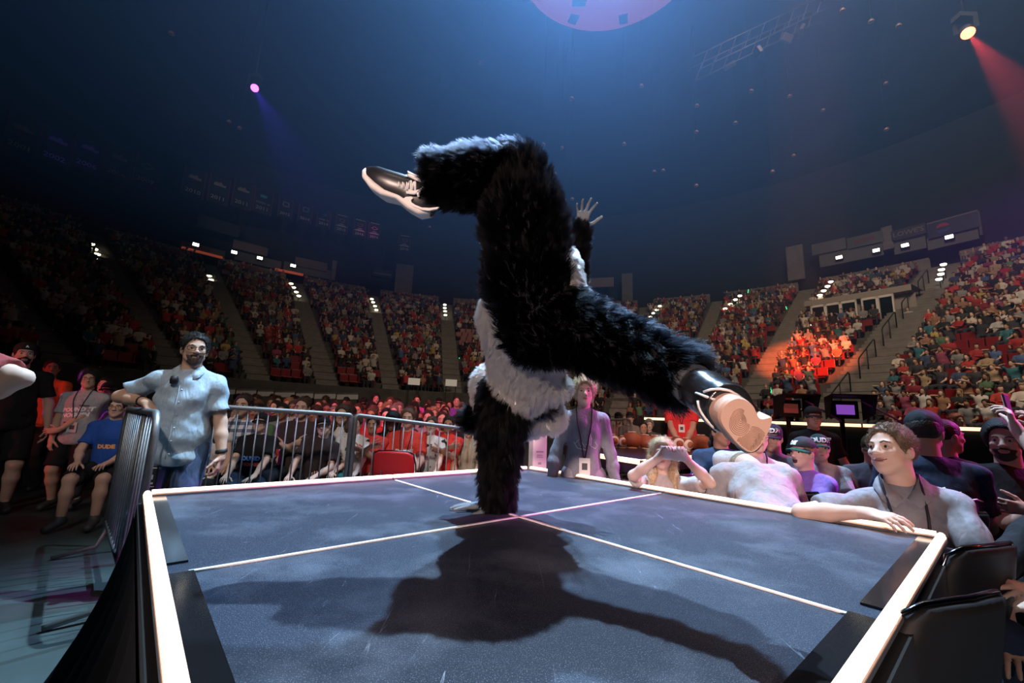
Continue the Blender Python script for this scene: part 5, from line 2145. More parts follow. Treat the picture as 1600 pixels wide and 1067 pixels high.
FB_ = [(938, 686, 10, 0.2, 0, 'brown football partly behind the grey sweatshirt boy'), (958, 686, 11, .3, 1, 'white striped football second from left on platform'), (972, 686, 10, .35, 1, 'striped football third from left on platform'), (988, 688, 14, 1.5, 0, 'large plain football fourth from left, side on'), (1009, 688, 12, .9, 0, 'plain football fifth from left on platform'), (1024, 689, 12, 1.0, 0, 'plain football sixth from left, tilted end on'), (1038, 689, 11, .25, 1, 'striped football seventh from left on platform'), (1047, 689, 10, .6, 1, 'striped football just behind the seventh one'), (1059, 690, 12, .2, 1, 'striped football below the red shirt hands'), (1072, 690, 11, .5, 1, 'striped football second from right end'), (1096, 693, 15, 1.35, 0, 'large plain orange football at right end of row')]
for k, (x, y, rp, yaw, st, lb) in enumerate(FB_):
    base = G(x, 697.5 + (x - 930) * .052, ZS)
    d = PX(base)[2]
    rad = min(.112, max(.082, rp * d / F_PX * .92))
    base = base + V(.10, .20, 0) * (1 if k == 7 else 0)
    football(base + Z3 * rad * 1.02, yaw - .3, rad, lb, st)

# main stage edge glowing along the right background
E0, E1 = P(1008, 652, 9.5), P(1640, 676, 5.6)
E0[2] = E1[2] = 1.30
t = wthing('main_stage', 'long dark main stage with glowing front edge behind right seats', 'stage', V(E1[0], E1[1], 0))
ue = unit(E1 - E0)
ne = unit(np.cross(Z3, ue))
ne = ne if ne[1] > 0 else -ne
mb = MB()
D_ = 1.3
q = [E0, E1, E1 + ne * D_, E0 + ne * D_]
mb.add([p_ + Z3 * -.03 for p_ in q] + [V(p_[0], p_[1], 0.0) for p_ in q], [(0, 1, 2, 3), (7, 6, 5, 4)] + [(i, (i + 1) % 4, 4 + (i + 1) % 4, 4 + i) for i in range(4)])
mb.build('deck', M_blackpaint, t)
for f0, f1 in ((0, .33), (.335, .66), (.665, 1)):
    MB().bar(E0 + (E1 - E0) * f0 - ne * .02, E0 + (E1 - E0) * f1 - ne * .02, .05, .05).build('led_tube', M_led, t)

# two hooded screens (camera viewfinders) over the main stage
for k, (x, y, d, col, st, lb) in enumerate(((1237, 638, 5.2, (.30, .06, .05), .25, 'hooded camera monitor with dim reddish crowd picture'), (1322, 640, 5.0, (.40, .12, .8), .5, 'hooded camera monitor glowing purple'))):
    w_ = P(x, y, d)
    t = wthing('camera_monitor', lb, 'monitor', V(w_[0], w_[1], 0))
    Rm = rotm(.12 - .3 * k, 0, 0)
    sw, sh2 = .24, .16
    mb = MB().box(w_ + Rm @ V(0, .06, 0), (sw + .05, .08, sh2 + .05), Rm, bev=.01)
    mb.build('case', M_black, t)
    MB().box(w_ + Rm @ V(0, .012, 0), (sw * .78, .01, sh2 * .7), Rm).build('screen', lamp_mat('screen_%d' % k, col, st), t)
    hd = MB()
    hd.add([w_ + Rm @ V(a, b, c) for a, b, c in ((-.2, .05, .14), (.2, .05, .14), (.23, -.2, .17), (-.23, -.2, .17), (-.2, .05, .13), (.2, .05, .13), (.23, -.2, .155), (-.23, -.2, .155))], [(0, 1, 2, 3), (7, 6, 5, 4), (0, 3, 7, 4), (1, 5, 6, 2), (2, 6, 7, 3), (0, 4, 5, 1)])
    for sx in (-1, 1):
        hd.add([w_ + Rm @ V(sx * a, b, c) for a, b, c in ((.2, .05, .14), (.2, .05, -.12), (.23, -.12, -.05), (.23, -.2, .17), (.19, .05, .14), (.19, .05, -.12), (.22, -.12, -.05), (.22, -.2, .17))], [(0, 1, 2, 3), (7, 6, 5, 4), (0, 4, 5, 1), (1, 5, 6, 2), (2, 6, 7, 3), (3, 7, 4, 0)])
    hd.build('hood', M_black, t)
    MB().tube([w_ + V(0, .08, -.1), V(w_[0], w_[1] + .08, .05)], .025, 8).build('stand', M_black, t)
    MB().lathe([(.22, 0), (.22, .03), (.03, .06)], 16, (w_[0], w_[1] + .08, 0)).build('base', M_black, t)
    bm_ = MB()
    bm_.tube([w_ + Rm @ V(.15, -.05, .1), w_ + Rm @ V(.42, -.25, -.14)], .012, 6)
    bm_.build('pan_bar', mat('magenta_arm', (.5, .12, .35), .4), t)


# ------------------------------------------------------------------ folding chairs
def chair_proto(m, mf, label, group):
    t = thing('folding_chair', label, 'chair', (0, 0, 0), 0, group)
    n = 9
    vs, fs = [], []
    rowsz = [(.56, .205), (.66, .215), (.76, .212), (.81, .195), (.835, .150)]
    for lay in (0, .028):
        for z_, hw in rowsz:
            for i in range(n):
                x = (i / (n - 1) * 2 - 1) * hw
                vs.append((x, .205 + .045 * (1 - (x / .215) ** 2) + (z_ - .56) * .16 + lay, z_ - .012 * (x / .2) ** 2))
    k = len(rowsz)
    m_ = k * n
    for j in range(k - 1):
        for i in range(n - 1):
            a = j * n + i
            fs += [(a, a + 1, a + n + 1, a + n), (m_ + a, m_ + a + n, m_ + a + n + 1, m_ + a + 1)]
    for i in range(n - 1):
        fs += [(i, m_ + i, m_ + i + 1, i + 1), (m_ - n + i, m_ - n + i + 1, 2 * m_ - n + i + 1, 2 * m_ - n + i)]
    for j in range(k - 1):
        fs += [(j * n, j * n + n, m_ + j * n + n, m_ + j * n), (j * n + n - 1, m_ + j * n + n - 1, m_ + j * n + 2 * n - 1, j * n + 2 * n - 1)]
    MB().add(vs, fs, 0, True).build('backrest', m, t)
    MB().box((0, 0, .445), (.42, .40, .035), bev=.015).build('seat', m, t)
    # frame: one hoop runs up the back legs and over the backrest
    hoop = [(-.225, .30, .02), (-.225, .16, .45), (-.226, .23, .70), (-.205, .265, .81), (-.15, .285, .836), (0, .302, .842), (.15, .285, .836), (.205, .265, .81), (.226, .23, .70), (.225, .16, .45), (.225, .30, .02)]
    hoop = [(-.225, -.22, .02)] + [(-.225, .12, .46)] + hoop[2:-2] + [(.225, .12, .46), (.225, -.22, .02)]
    MB().tube(hoop, .0075, 8).build('frame', mf, t)
    for sx in (-1, 1):
        MB().tube([(sx * .205, .28, .02), (sx * .205, -.16, .46)], .0105, 8).build('leg', mf, t)
    MB().tube([(-.2, .22, .10), (.2, .22, .10)], .009, 6).build('stretcher', mf, t)
    return t


M_chrome = mat('dark_chrome', (.10, .105, .12), .18, 1.)
CHB = chair_proto(mat('black_vinyl', (.006, .006, .007), .6, 0, .3), M_chrome, 'black folding chair with bare metal rim, nearest at lower right', 'black folding chairs at right')


def put_chair(x, y, d, head, lab, first=[True], group='black folding chairs at right'):
    """chair whose backrest top centre is seen at pixel x, y at depth d"""
    w_ = G(x, y, .86)
    o = CHB if first[0] else copy_tree(CHB)
    first[0] = False
    hv = unit((*head, 0))
    rz = math.atan2(-hv[0], hv[1]) + math.pi     # head = direction the sitter faces
    c, s_ = math.cos(rz), math.sin(rz)
    off = V(-s_ * .32, c * .32, 0)
    o.location = (w_[0] - off[0], w_[1] - off[1], 0)
    o.rotation_euler = (0, 0, rz)
    o['label'] = lab
    o['group'] = group
    return o

# ------------------------------------------------------------------ people round the stage
DARK = (.014, .014, .016)
JEAN = (.035, .055, .10)


def hand(w, fd, bk, loc, hd, curl=.3, z=0.):
    return (to_local(w, loc, hd, z), dir_local(fd, hd), dir_local(bk, hd), curl)


HF = .0065
# bespectacled man leaning on the corner barrier
lc, hd = (-2.40, 3.20), (.42, -1)
hr = P(226, 634, 3.02)
hr[2] = 1.235
man = build_person('bearded man in glasses and pale blue shirt leaning on the barrier', lc, hd, 1.77, 1.14, .98,
                   dict(head=(.38, .02, .0), R=hand(hr, unit(P(252, 642, 3.0) - hr) + V(0, 0, -.35), V(0, -.25, 1), lc, hd, .35), L=(V(-.30, .10, .86), (.05, .15, -1), (-1, .2, 0), .5), elbR=(1, -.4, -.5), elbL=(-.25, -1, -.2)),
                   skin=(.50, .31, .23), hair='short', hairc=(.012, .010, .010), fold=.011, shirtc=(.34, .43, .52), sleeve='short', pantsc=(.07, .11, .20), beard=(.075, .05, .042), hem=-.13, collar=True, h=.012, hh=HF, seed=3)
glasses(man)
strands(man, 5000, .030, (.012, .010, .010), .6)
T, RT, s_ = man['T'], man['RT'], man['s']
v, f = man['shirt_vf']
bvm = BVHTree.FromPolygons([Vector(q) for q in v], [tuple(map(int, q)) for q in f])


def front_of(p, x, zz, off=.004, bv=None):
    q = p['T'](x, 0, zz) + p['fw'] * .6
    v, f = p['shirt_vf']
    bv = bv or BVHTree.FromPolygons([Vector(a) for a in v], [tuple(map(int, a)) for a in f])
    h = bv.ray_cast(Vector(q), Vector(-p['fw']))
    return np.array(h[0]) + p['fw'] * off if h[0] is not None else p['T'](x, .15, zz)


def placket(p, n=6, z0=.42, z1=-.08):
    v, f = p['shirt_vf']
    bv = BVHTree.FromPolygons([Vector(a) for a in v], [tuple(map(int, a)) for a in f])
    zs = np.linspace(z0, z1, 12)
    MB().tube([front_of(p, .016, q, .001, bv) for q in zs], .0035, 5).build('placket', M_cloth, p['root'], tuple(p['shirt'].color[:3]))
    mb = MB()
    for q in np.linspace(z0 - .03, z1 + .03, n):
        mb.lathe([(.0055, -.002), (.0055, .002)], 8, front_of(p, 0, q, .003, bv), p['RT'] @ np.array([[1, 0, 0], [0, 0, 1], [0, -1, 0]]))
    mb.build('buttons', M_plain, p['root'], (.55, .58, .62))


placket(man)
c = front_of(man, .052, .455, .02)
MB().lathe([(.004, -.03), (.022, -.026), (.026, 0), (.022, .026), (.004, .03)], 12, c).build('clip_microphone', M_plain, man['root'], (.01, .01, .012))
c = T(.095, .155, -.20)
MB().box(c, (.105, .008, .15), RT, bev=.003).build('pass_card', M_plain, man['root'], (.012, .012, .014))
mb = MB()
for a, b, w2, h2_ in ((0, .060, .09, .006), (0, -.062, .09, .005), (.0, .0, .06, .030), (0, -.04, .07, .010)):
    mb.box(c + RT @ V(a, .006, b), (w2, .002, h2_), RT)
mb.build('pass_print', M_plain, man['root'], (.55, .54, .5))['kind'] = 'stuff'
MB().tube([c + RT @ V(0, .004, .075), c + RT @ V(0, -.03, .14)], .004, 5).build('pass_strap', M_plain, man['root'], (.02, .02, .02))
wl = man['wL']
al = unit(man['eL'] - wl)
MB().lathe([(.037, -.014), (.041, -.008), (.041, .008), (.037, .014)], 16, wl + al * .035, np.array([np.cross(V(0, 1, 0), al), V(0, 1, 0), al]).T).build('wrist_watch', M_plain, man['root'], (.012, .012, .014))
wr_ = man['wR']
ar_ = unit(man['eR'] - wr_)
xx_ = unit(np.cross(ar_, Z3))
MB().lathe([(.035, -.006), (.038, 0), (.035, .006)], 16, wr_ + ar_ * .04, np.array([xx_, np.cross(ar_, xx_), ar_]).T).build('wrist_band', M_plain, man['root'], (.012, .012, .014))

# teenager in the printed tee
lc, hd = (-5.08, 5.18), (.40, -1)
kid = build_person('black-haired teenager in grey POUND IT NOGGIN tee with lanyard', lc, hd, 1.60, 1.12, 1.02,
                   dict(head=(.30, .05, .05), R=(V(.17, .14, .70), (.0, .15, -1), (.6, .8, 0), .4), L=(V(.16, .22, .80), (1, .1, -.1), (.1, 1, .2), .35), elbL=(-.8, -.2, -.6)),
                   skin=(.50, .32, .22), hair='full', hairc=(.012, .012, .013), shirtc=(.36, .36, .37), pants='short', pantsc=DARK, shoec=(.05, .06, .055), hem=-.14, h=.014, hh=.008, seed=11)
glasses(kid, (.02, .02, .02), True)
strands(kid, 4000, .04, (.012, .012, .013), .45)
text_on(kid, 'POUND IT', .066, .0, .300, (.85, .83, .85), roty=.08, shear=.25)
text_on(kid, 'NOGGIN', .066, .02, .230, (.85, .83, .85), roty=.08, shear=.25)
mb = MB()
for a, b, w2 in ((-.06, .355, .10), (.07, .14, .06)):
    mb.box(front_of(kid, a, b, .004), (w2, .003, .012), kid['RT'])
mb.build('print_bar', M_plain, kid['root'], (.05, .05, .06))['kind'] = 'stuff'
lanyard(kid, zlow=.08)

# cap man at the left edge and the bare arm in front of him
lc, hd = (-5.55, 4.85), (.75, -.65)
cm = build_person('tall bearded man in black clothes and backward cap, red light on face', lc, hd, 1.86, 1.15, 1.08,
                  dict(head=(.1, .05, 0), brim=math.pi), skin=(.52, .32, .24), hair='short', hairc=(.012, .01, .01), beard=(.012, .01, .01), cap=(.02, .02, .02), shirtc=(.012, .012, .013), pants='short', pantsc=(.012, .012, .013), h=.016, hh=.009, seed=21)
cap_text(cm, 'A', .03, yaw=math.pi)
lc, hd = (-2.62, 1.86), (.9, -.3)
ew = P(24, 590, 1.98)
aman = build_person('person mostly out of frame, bare bent elbow at left edge', lc, hd, 1.78, 1.1, 1.05,
                    dict(L=hand(P(-60, 636, 1.95), V(-.5, -.2, .3), V(.3, -.9, .2), lc, hd, .4), elbL=tuple(dir_local(V(1, -.1, -.25), hd))), skin=(.60, .42, .34), hair='short', shirtc=(.25, .05, .05), h=.016, hh=.009, seed=23)

lc, hd = (-6.55, 6.1), (.35, -1)
om = build_person('man in bright orange-red shirt with arm reaching down, far left', lc, hd, 1.80, 1.1, 1.05,
                  dict(head=(.5, 0, 0), R=(V(.22, .35, .85), (0, .6, -.8), (1, 0, .3), .3)), skin=(.30, .16, .10), hair='short', shirtc=(.62, .09, .03), pantsc=DARK, h=.018, hh=.010, seed=25)
lc, hd = (-4.25, 4.75), (.35, -1)
bb = build_person('seated boy in glasses and royal blue tee beside the end-on barrier', lc, hd, 1.58, 1.1, 1.,
                  dict(sit=True, spine=(0, .12, 1), head=(.1, 0, 0)), skin=(.50, .31, .23), hair='short', hairc=(.015, .012, .012), shirtc=(.02, .07, .30), pants='short', pantsc=DARK, shoec=(.04, .045, .05), h=.016, hh=.008, seed=27)
glasses(bb, (.02, .02, .02), True)
text_on(bb, 'DUDE', .06, 0, .25, (.75, .35, .12))

# grey sweatshirt boy behind the far corner
lc, hd = (.58, 3.36), (-.10, -1)
gb = build_person('blond teenage boy in silvery grey sweatshirt with lanyard behind stage corner', lc, hd, 1.56, .86, .84,
                  dict(head=(.02, .03, 0), brim=math.pi, R=(V(.25, .06, .74), (0, .15, -1), (1, .1, 0), .4), L=(V(-.25, .04, .70), (0, .1, -1), (-1, .1, 0), .4)), skin=(.66, .44, .35), hair='full', hairc=(.62, .50, .32), sleeve='long', shirtc=(.24, .24, .29), pantsc=(.34, .32, .38), hem=-.17, fold=.006, h=.012, hh=HF, seed=31)
strands(gb, 4000, .045, (.62, .50, .32), .7, .4)
lanyard(gb, zlow=.07, card=(.72, .70, .70), cw=.08, ch=.12)
cs = Sdf()
HT = gb['HT']
cs.ell(HT(0, -.020, .030), V(.088, .104, .100) * gb['s'], gb['RH'], .01)
cs.clip(HT(0, .018, .05), gb['RH'] @ V(0, 1, .15))
cs.ell(HT(0, .01, -.04), V(.079, .09, .09) * gb['s'], gb['RH'], .01, op='s')
v, f = cs.surface(.008)
link('backward_cap', np_mesh('backward_cap', v, f), M_cloth, gb['root'], (.02, .09, .06))
mb = MB()
sc_ = [(-.085, .27), (-.11, .24), (-.09, .215), (-.05, .235), (-.055, .30), (-.045, .34), (-.04, .24), (-.01, .25), (-.005, .225), (.02, .26), (.035, .225), (.05, .26), (.045, .29), (.075, .255), (.09, .27), (.06, .215), (-.02, .20)]
v, f = gb['shirt_vf']
bvg = BVHTree.FromPolygons([Vector(a) for a in v], [tuple(map(int, a)) for a in f])
mb.tube([front_of(gb, a, b, .003, bvg) for a, b in sc_], .0032, 5)
mb.build('script_lettering', M_plain, gb['root'], (.72, .70, .78))

# girl with the phone, people on the right-hand chairs
lc, hd = (1.05, 2.98), (-.30, -1)
ph_ = P(1052, 709, 2.62)
girl = build_person('blonde girl in white top holding up a phone, pink light', lc, hd, 1.45, .92, .88,
                    dict(sit=True, seat=.36, head=(-.05, .10, 0), R=hand(ph_ + V(-.085, .02, -.03), V(.55, -.1, .8), V(-.6, .8, .1), lc, hd, .7), L=hand(ph_ + V(.085, .02, -.03), V(-.55, -.1, .8), V(.6, .8, .1), lc, hd, .7), elbR=(1.2, .2, -.6), elbL=(-1.2, .2, -.6)),
                    skin=(.66, .45, .38), hair='long', hairc=(.55, .40, .24), shirtc=(.5, .46, .46), pantsc=(.4, .35, .4), h=.012, hh=HF, seed=33)
strands(girl, 9000, .05, (.55, .40, .24), .04, .07, .0005)
t = wthing('phone', 'pale phone held up by the girl in pink light', 'phone', ph_)
Rm = np.array([unit(P(1075, 712, 2.6) - ph_), C_F * .98 + C_U * .1, np.cross(unit(P(1075, 712, 2.6) - ph_), C_F)]).T
MB().box(ph_, (.155, .010, .078), rotm(-.15, 0, .08), bev=.004).build('case', mat('pale_phone_case', (.80, .76, .78), .4), t)
MB().lathe([(.004, -.002), (.006, 0), (.004, .002)], 10, ph_ + V(.058, -.007, .022), rotm(0, math.pi / 2, 0)).build('camera', M_black, t)

lc, hd = (1.62, 3.06), (-.25, -1)
jm = build_person('fair man in white jersey half hidden by the raised boot', lc, hd, 1.70, 1.12, 1.05, dict(sit=True, seat=.42, spine=(-.15, .1, 1), head=(.1, -.1, .1)), skin=(.62, .42, .34), hair='short', hairc=(.50, .42, .32), shirtc=(.42, .40, .42), pantsc=JEAN, h=.014, hh=.008, seed=35)
glasses(jm, (.12, .1, .1))
strands(jm, 3000, .03, (.50, .42, .32))
lanyard(jm, zlow=.12)
lc, hd = (1.43, 2.34), (.22, .97)
hu = build_person('person in pale crumpled shirt hunched forward, back to the stage', lc, hd, 1.74, 1.15, 1.02, dict(pz=.66, spine=(.0, 1.15, .8), head=(0, -2.0, 0), R=(V(.16, .50, .45), (0, .6, -1), (1, .1, 0), .4), L=(V(-.16, .50, .45), (0, .6, -1), (-1, .1, 0), .4)), skin=(.58, .38, .3), hair='short', hairc=(.2, .14, .08), shirtc=(.30, .29, .30), sleeve='short', fold=.012, pantsc=JEAN, hem=-.10, h=.012, hh=.009, seed=37)

lc, hd = (2.06, 3.05), (-1, -.35)
b1 = build_person('boy in purple shirt and dark cap, mouth open, turned to the stage', lc, hd, 1.45, 1., .95, dict(sit=True, seat=.40, head=(-.05, .05, 0), brimc=(.02, .10, .07)), skin=(.60, .38, .32), hair='short', hairc=(.25, .15, .08), cap=(.035, .04, .05), shirtc=(.24, .15, .52), pantsc=DARK, h=.013, hh=.0075, seed=41)
cap_text(b1, 'DUDE', .035, yaw=-.5)
MB().lathe([(.002, -.004), (.016, -.002), (.018, .002), (.002, .006)], 10, b1['HT'](0, .092, -.068), b1['RH'] @ rotm(0, math.pi / 2, 0)).build('open_mouth', M_plain, b1['root'], (.06, .015, .015))
lc, hd = (2.58, 3.62), (-.55, -1)
b2 = build_person('boy in dark green cap with white block letters facing the camera', lc, hd, 1.48, 1., .95, dict(sit=True, seat=.40, head=(.05, .0, 0), brimc=(.02, .10, .07)), skin=(.58, .37, .3), hair='short', cap=(.02, .055, .05), shirtc=(.45, .45, .46), pantsc=DARK, h=.014, hh=.008, seed=43)
cap_text(b2, 'DUDE', .05)
lc, hd = (2.32, 3.82), (-.8, -.8)
b3 = build_person('man in navy cap and grey shirt behind the boy in purple', lc, hd, 1.62, 1.1, 1., dict(sit=True, seat=.40, head=(.0, -.1, 0)), skin=(.45, .27, .2), hair='short', cap=(.025, .035, .05), shirtc=(.28, .28, .29), pantsc=DARK, h=.015, hh=.009, seed=45)
cap_text(b3, 'DUDE', .05)
lc, hd = (1.80, 3.70), (-.5, -1)
b4 = build_person('man in black cap and navy shirt right of the footballs', lc, hd, 1.66, 1.1, 1., dict(sit=True, seat=.42, head=(.5, 0, 0)), skin=(.40, .22, .15), hair='short', cap=(.02, .03, .03), shirtc=(.03, .05, .10), pantsc=DARK, h=.015, hh=.009, seed=47)
lc, hd = (2.92, 4.15), (-.45, -1)
b5 = build_person('standing boy in black tee and black cap before the monitors', lc, hd, 1.44, 1.05, 1., dict(head=(.05, -.05, 0)), skin=(.55, .33, .25), hair='short', cap=(.02, .018, .02), shirtc=(.014, .013, .015), pantsc=DARK, h=.015, hh=.008, seed=49)
lc, hd = (2.95, 3.55), (-.7, -1)
b6 = build_person('person in dark cap with yellow band behind the smiling man', lc, hd, 1.52, 1.05, 1., dict(sit=True, seat=.40, head=(.3, -.3, 0)), skin=(.40, .22, .15), hair='short', cap=(.05, .04, .02), shirtc=(.13, .12, .13), pantsc=DARK, h=.016, hh=.009, seed=51)
lc, hd = (1.98, 4.1), (-.4, -1)
b7 = build_person('dark-haired child in magenta top behind the raised boot', lc, hd, 1.40, 1., .95, dict(sit=True, seat=.44), skin=(.5, .3, .24), hair='long', hairc=(.02, .015, .015), shirtc=(.55, .05, .40), pantsc=DARK, h=.016, hh=.009, seed=53)

# smiling man resting his arm on the stage edge
lc, hd = (1.93, 2.08), (-.62, -.80)
el_ = G(1262, 778, .86)
sm = build_person('smiling man in grey button shirt leaning on the stage edge', lc, hd, 1.74, 1.02, .90,
                  dict(sit=True, seat=.36, spine=(.12, .16, 1), head=(-.62, .16, .12), R=hand(G(1352, 801, .865), unit(G(1400, 812, .86) - G(1340, 800, .86)), V(-.2, -.3, .9), lc, hd, .3), elbR=tuple(dir_local(V(-1, .55, -.25), hd)), L=(V(-.16, .40, .50), (.2, 1, -.1), (0, .1, 1), .35)),
                  skin=(.64, .42, .33), hair='short', hairc=(.16, .105, .065), sleeve='short', shirtc=(.25, .245, .275), pantsc=JEAN, collar=True, fold=.011, h=.011, hh=.0055, seed=61)
strands(sm, 7000, .026, (.15, .10, .065), .7, .3)
placket(sm, 5, .40, .02)
lanyard(sm, zlow=.03, card=None)
v, f = sm['shirt_vf']
c = front_of(sm, -.095, .29, .002)
MB().box(c, (.10, .004, .006), sm['RT']).build('pocket_edge', M_cloth, sm['root'], (.26, .26, .29))
mb = MB().tube([sm['HT'](-.030, .0845, -.055), sm['HT'](-.015, .094, -.0625), sm['HT'](0, .0965, -.0645), sm['HT'](.015, .094, -.0625), sm['HT'](.030, .0845, -.055)], .0022, 6)
mb.build('smile_line', M_plain, sm['root'], (.10, .03, .025))

lc, hd = (2.52, 2.60), (.45, 1)
nv = build_person('man in navy tee with white back print and black cap, seen from behind', lc, hd, 1.80, 1.2, 1.1, dict(sit=True, seat=.42, spine=(0, .14, 1), head=(-.55, -.05, 0)), skin=(.36, .2, .14), hair='short', cap=(.014, .016, .02), shirtc=(.014, .022, .045), pantsc=DARK, hem=-.08, h=.013, hh=.008, seed=63)
cap_text(nv, 'DUDE', .045, yaw=1.1)
v, f = nv['shirt_vf']
bvn = BVHTree.FromPolygons([Vector(a) for a in v], [tuple(map(int, a)) for a in f])
mb = MB()
rr_ = np.random.default_rng(5)


def back_pt(x, z_, off=.004):
    q = nv['T'](x, 0, z_) - nv['fw'] * .6
    h = bvn.ray_cast(Vector(q), Vector(nv['fw']))
    return np.array(h[0]) - nv['fw'] * off if h[0] is not None else nv['T'](x, -.14, z_)


for _ in range(34):
    x, z_ = rr_.normal(0, .055), rr_.normal(.28, .05)
    dx, dz = rr_.normal(0, .028, 2)
    mb.tube([back_pt(x, z_), back_pt(x + dx, z_ + dz), back_pt(x + dx * 1.6 + .01, z_ + dz * 1.3 - .012)], [.007, .005, .002], 5)
mb.build('back_print', M_plain, nv['root'], (.62, .64, .68))
lc, hd = (3.20, 3.15), (1, -.1)
dm = build_person('man with shaved head in black shirt turned right, red light', lc, hd, 1.74, 1.15, 1.05, dict(sit=True, seat=.42, spine=(0, -.05, 1)), skin=(.42, .24, .17), hair='buzz', hairc=(.03, .02, .02), shirtc=(.015, .013, .014), pantsc=DARK, h=.015, hh=.008, seed=65)
lc, hd = (3.12, 2.72), (-.5, -1)
rm = build_person('dark-haired man in black shirt at right, folded arms in red light', lc, hd, 1.76, 1.1, 1.05, dict(sit=True, seat=.40, head=(-.5, 0, 0), R=POSES[2]['R'], L=POSES[2]['L']), skin=(.48, .27, .2), hair='full', hairc=(.012, .01, .01), beard=(.02, .014, .012), shirtc=(.02, .012, .013), pantsc=DARK, h=.015, hh=.008, seed=67)
lc, hd = (2.98, 2.02), (-.55, .75)
hp = P(1588, 672, 2.22)
pm = build_person('person at right edge raising a phone, only hands in frame', lc, hd, 1.74, 1.05, 1., dict(sit=True, seat=.42, L=hand(hp, V(-.1, .1, 1), V(.5, -.7, .1), lc, hd, .55), R=hand(hp + V(.12, .0, -.02), V(-.2, .1, 1), V(.5, -.7, .1), lc, hd, .55), elbL=(-.6, .2, -1), elbR=(.6, .2, -1)), skin=(.60, .42, .34), hair='short', shirtc=(.05, .06, .12), pantsc=DARK, h=.015, hh=.009, seed=69)
wp_ = hp + V(.03, .045, .115)
t = wthing('phone', 'dark phone raised in hands at the right edge', 'phone', wp_)
MB().box(wp_, (.075, .010, .150), rotm(.5, -.1, .05), bev=.004).build('case', M_black, t)
MB().box(wp_ + rotm(.5, -.1, .05) @ V(0, .0055, 0), (.066, .002, .138), rotm(.5, -.1, .05)).build('screen', lamp_mat('phone_screen', (.5, .5, .6), .5), t)

# seated person at lower right: crossed trainer and a resting hand
lc, hd = (2.33, 1.62), (-1, .12)
fo = P(1536, 905, 1.78)
lr = build_person('seated person mostly out of frame at right, crossed leg in dark trainers', lc, hd, 1.76, 1.1, 1.05,
                  dict(sit=True, seat=.42, footR=tuple(to_local(fo, lc, hd)), kneeR=tuple(dir_local(V(0, .3, .8), hd)), toeR=tuple(dir_local(unit(P(1455, 897, 1.80) - fo), hd)), L=hand(P(1612, 935, 1.50), P(1560, 925, 1.5) - P(1612, 935, 1.5), V(0, -.5, .9), lc, hd, .35)), skin=(.64, .46, .38), hair='short', shirtc=(.2, .03, .04), pantsc=(.02, .02, .024), shoec=(.03, .035, .04), h=.012, hh=.009, seed=71)
a_ = lr['toes'][0]
mb = MB()
d_ = unit(lr['toes'][0] - lr['aR'])
sd_ = unit(np.cross(d_, V(0, 0, 1)))
for k in range(5):
    q = lr['aR'] + d_ * (.05 + .022 * k) + V(0, 0, .05 - .010 * k)
    mb.tube([q - sd_ * .03, q + V(0, 0, .008), q + sd_ * .03], .004, 5)
mb.build('shoe_laces', M_lace, lr['root'])
MB().tube([lr['aR'] - d_ * .07 - V(0, 0, .045), lr['aR'] - V(0, 0, .052), lr['toes'][0] - V(0, 0, .030), lr['toes'][0] + d_ * .035 - V(0, 0, .008)], [.018, .02, .018, .012], 8).build('white_sole', M_shoew, lr['root'])

# usher behind the footballs
lc, hd = (2.68, 6.72), (-.42, -1)
us = build_person('usher in bright red shirt with clasped hands behind the footballs', lc, hd, 1.84, 1.25, 1.08, dict(R=(V(.035, .27, .86), (-.6, .35, -.6), (.3, 1, .2), .4), L=(V(-.035, .25, .88), (.6, .35, -.6), (-.3, 1, .2), .4), elbR=(1.2, -.1, -.3), elbL=(-1.2, -.1, -.3)), skin=(.52, .32, .24), hair='short', shirtc=(.72, .045, .05), sleeve='short', pantsc=DARK, hem=-.08, h=.015, hh=.009, seed=73)
lanyard(us, zlow=.17, card=(.75, .7, .7))

rb = G(1446, 948, .62)
t = wthing('cushion', 'small rounded red cushion edge beside the stage frame at right', 'cushion', rb)
cu = Sdf()
cu.ell(rb, (.075, .05, .06), rotm(.4, .3, .2), .01).ell(rb + V(.02, .02, -.03), (.08, .06, .05), None, .02)
v, f = cu.surface(.01)
link('cover', np_mesh('cover', v, f), mat('red_cover', (.65, .03, .07), .6), t)

# chairs on the right
AWAY = (-.35, 1)
for x, y, d, lb in ((1545, 772, 2.7, 'black folding chair behind the navy tee man, farthest of the right row'), (1525, 797, 2.1, 'black folding chair with pale metal rim beside the smiling man'), (1562, 845, 1.52, 'black folding chair just right of the stage corner tube'), (1530, 926, 1.0, 'black folding chair nearest the camera at lower right'), (1080, 738, 3.2, 'black folding chair right of the girl with phone'), (1128, 746, 3.0, 'black folding chair left of the hunched person'), (1262, 766, 2.6, 'black folding chair between hunched person and smiling man')):
    put_chair(x, y, d, AWAY if x > 1300 else (-.45, 1), lb)

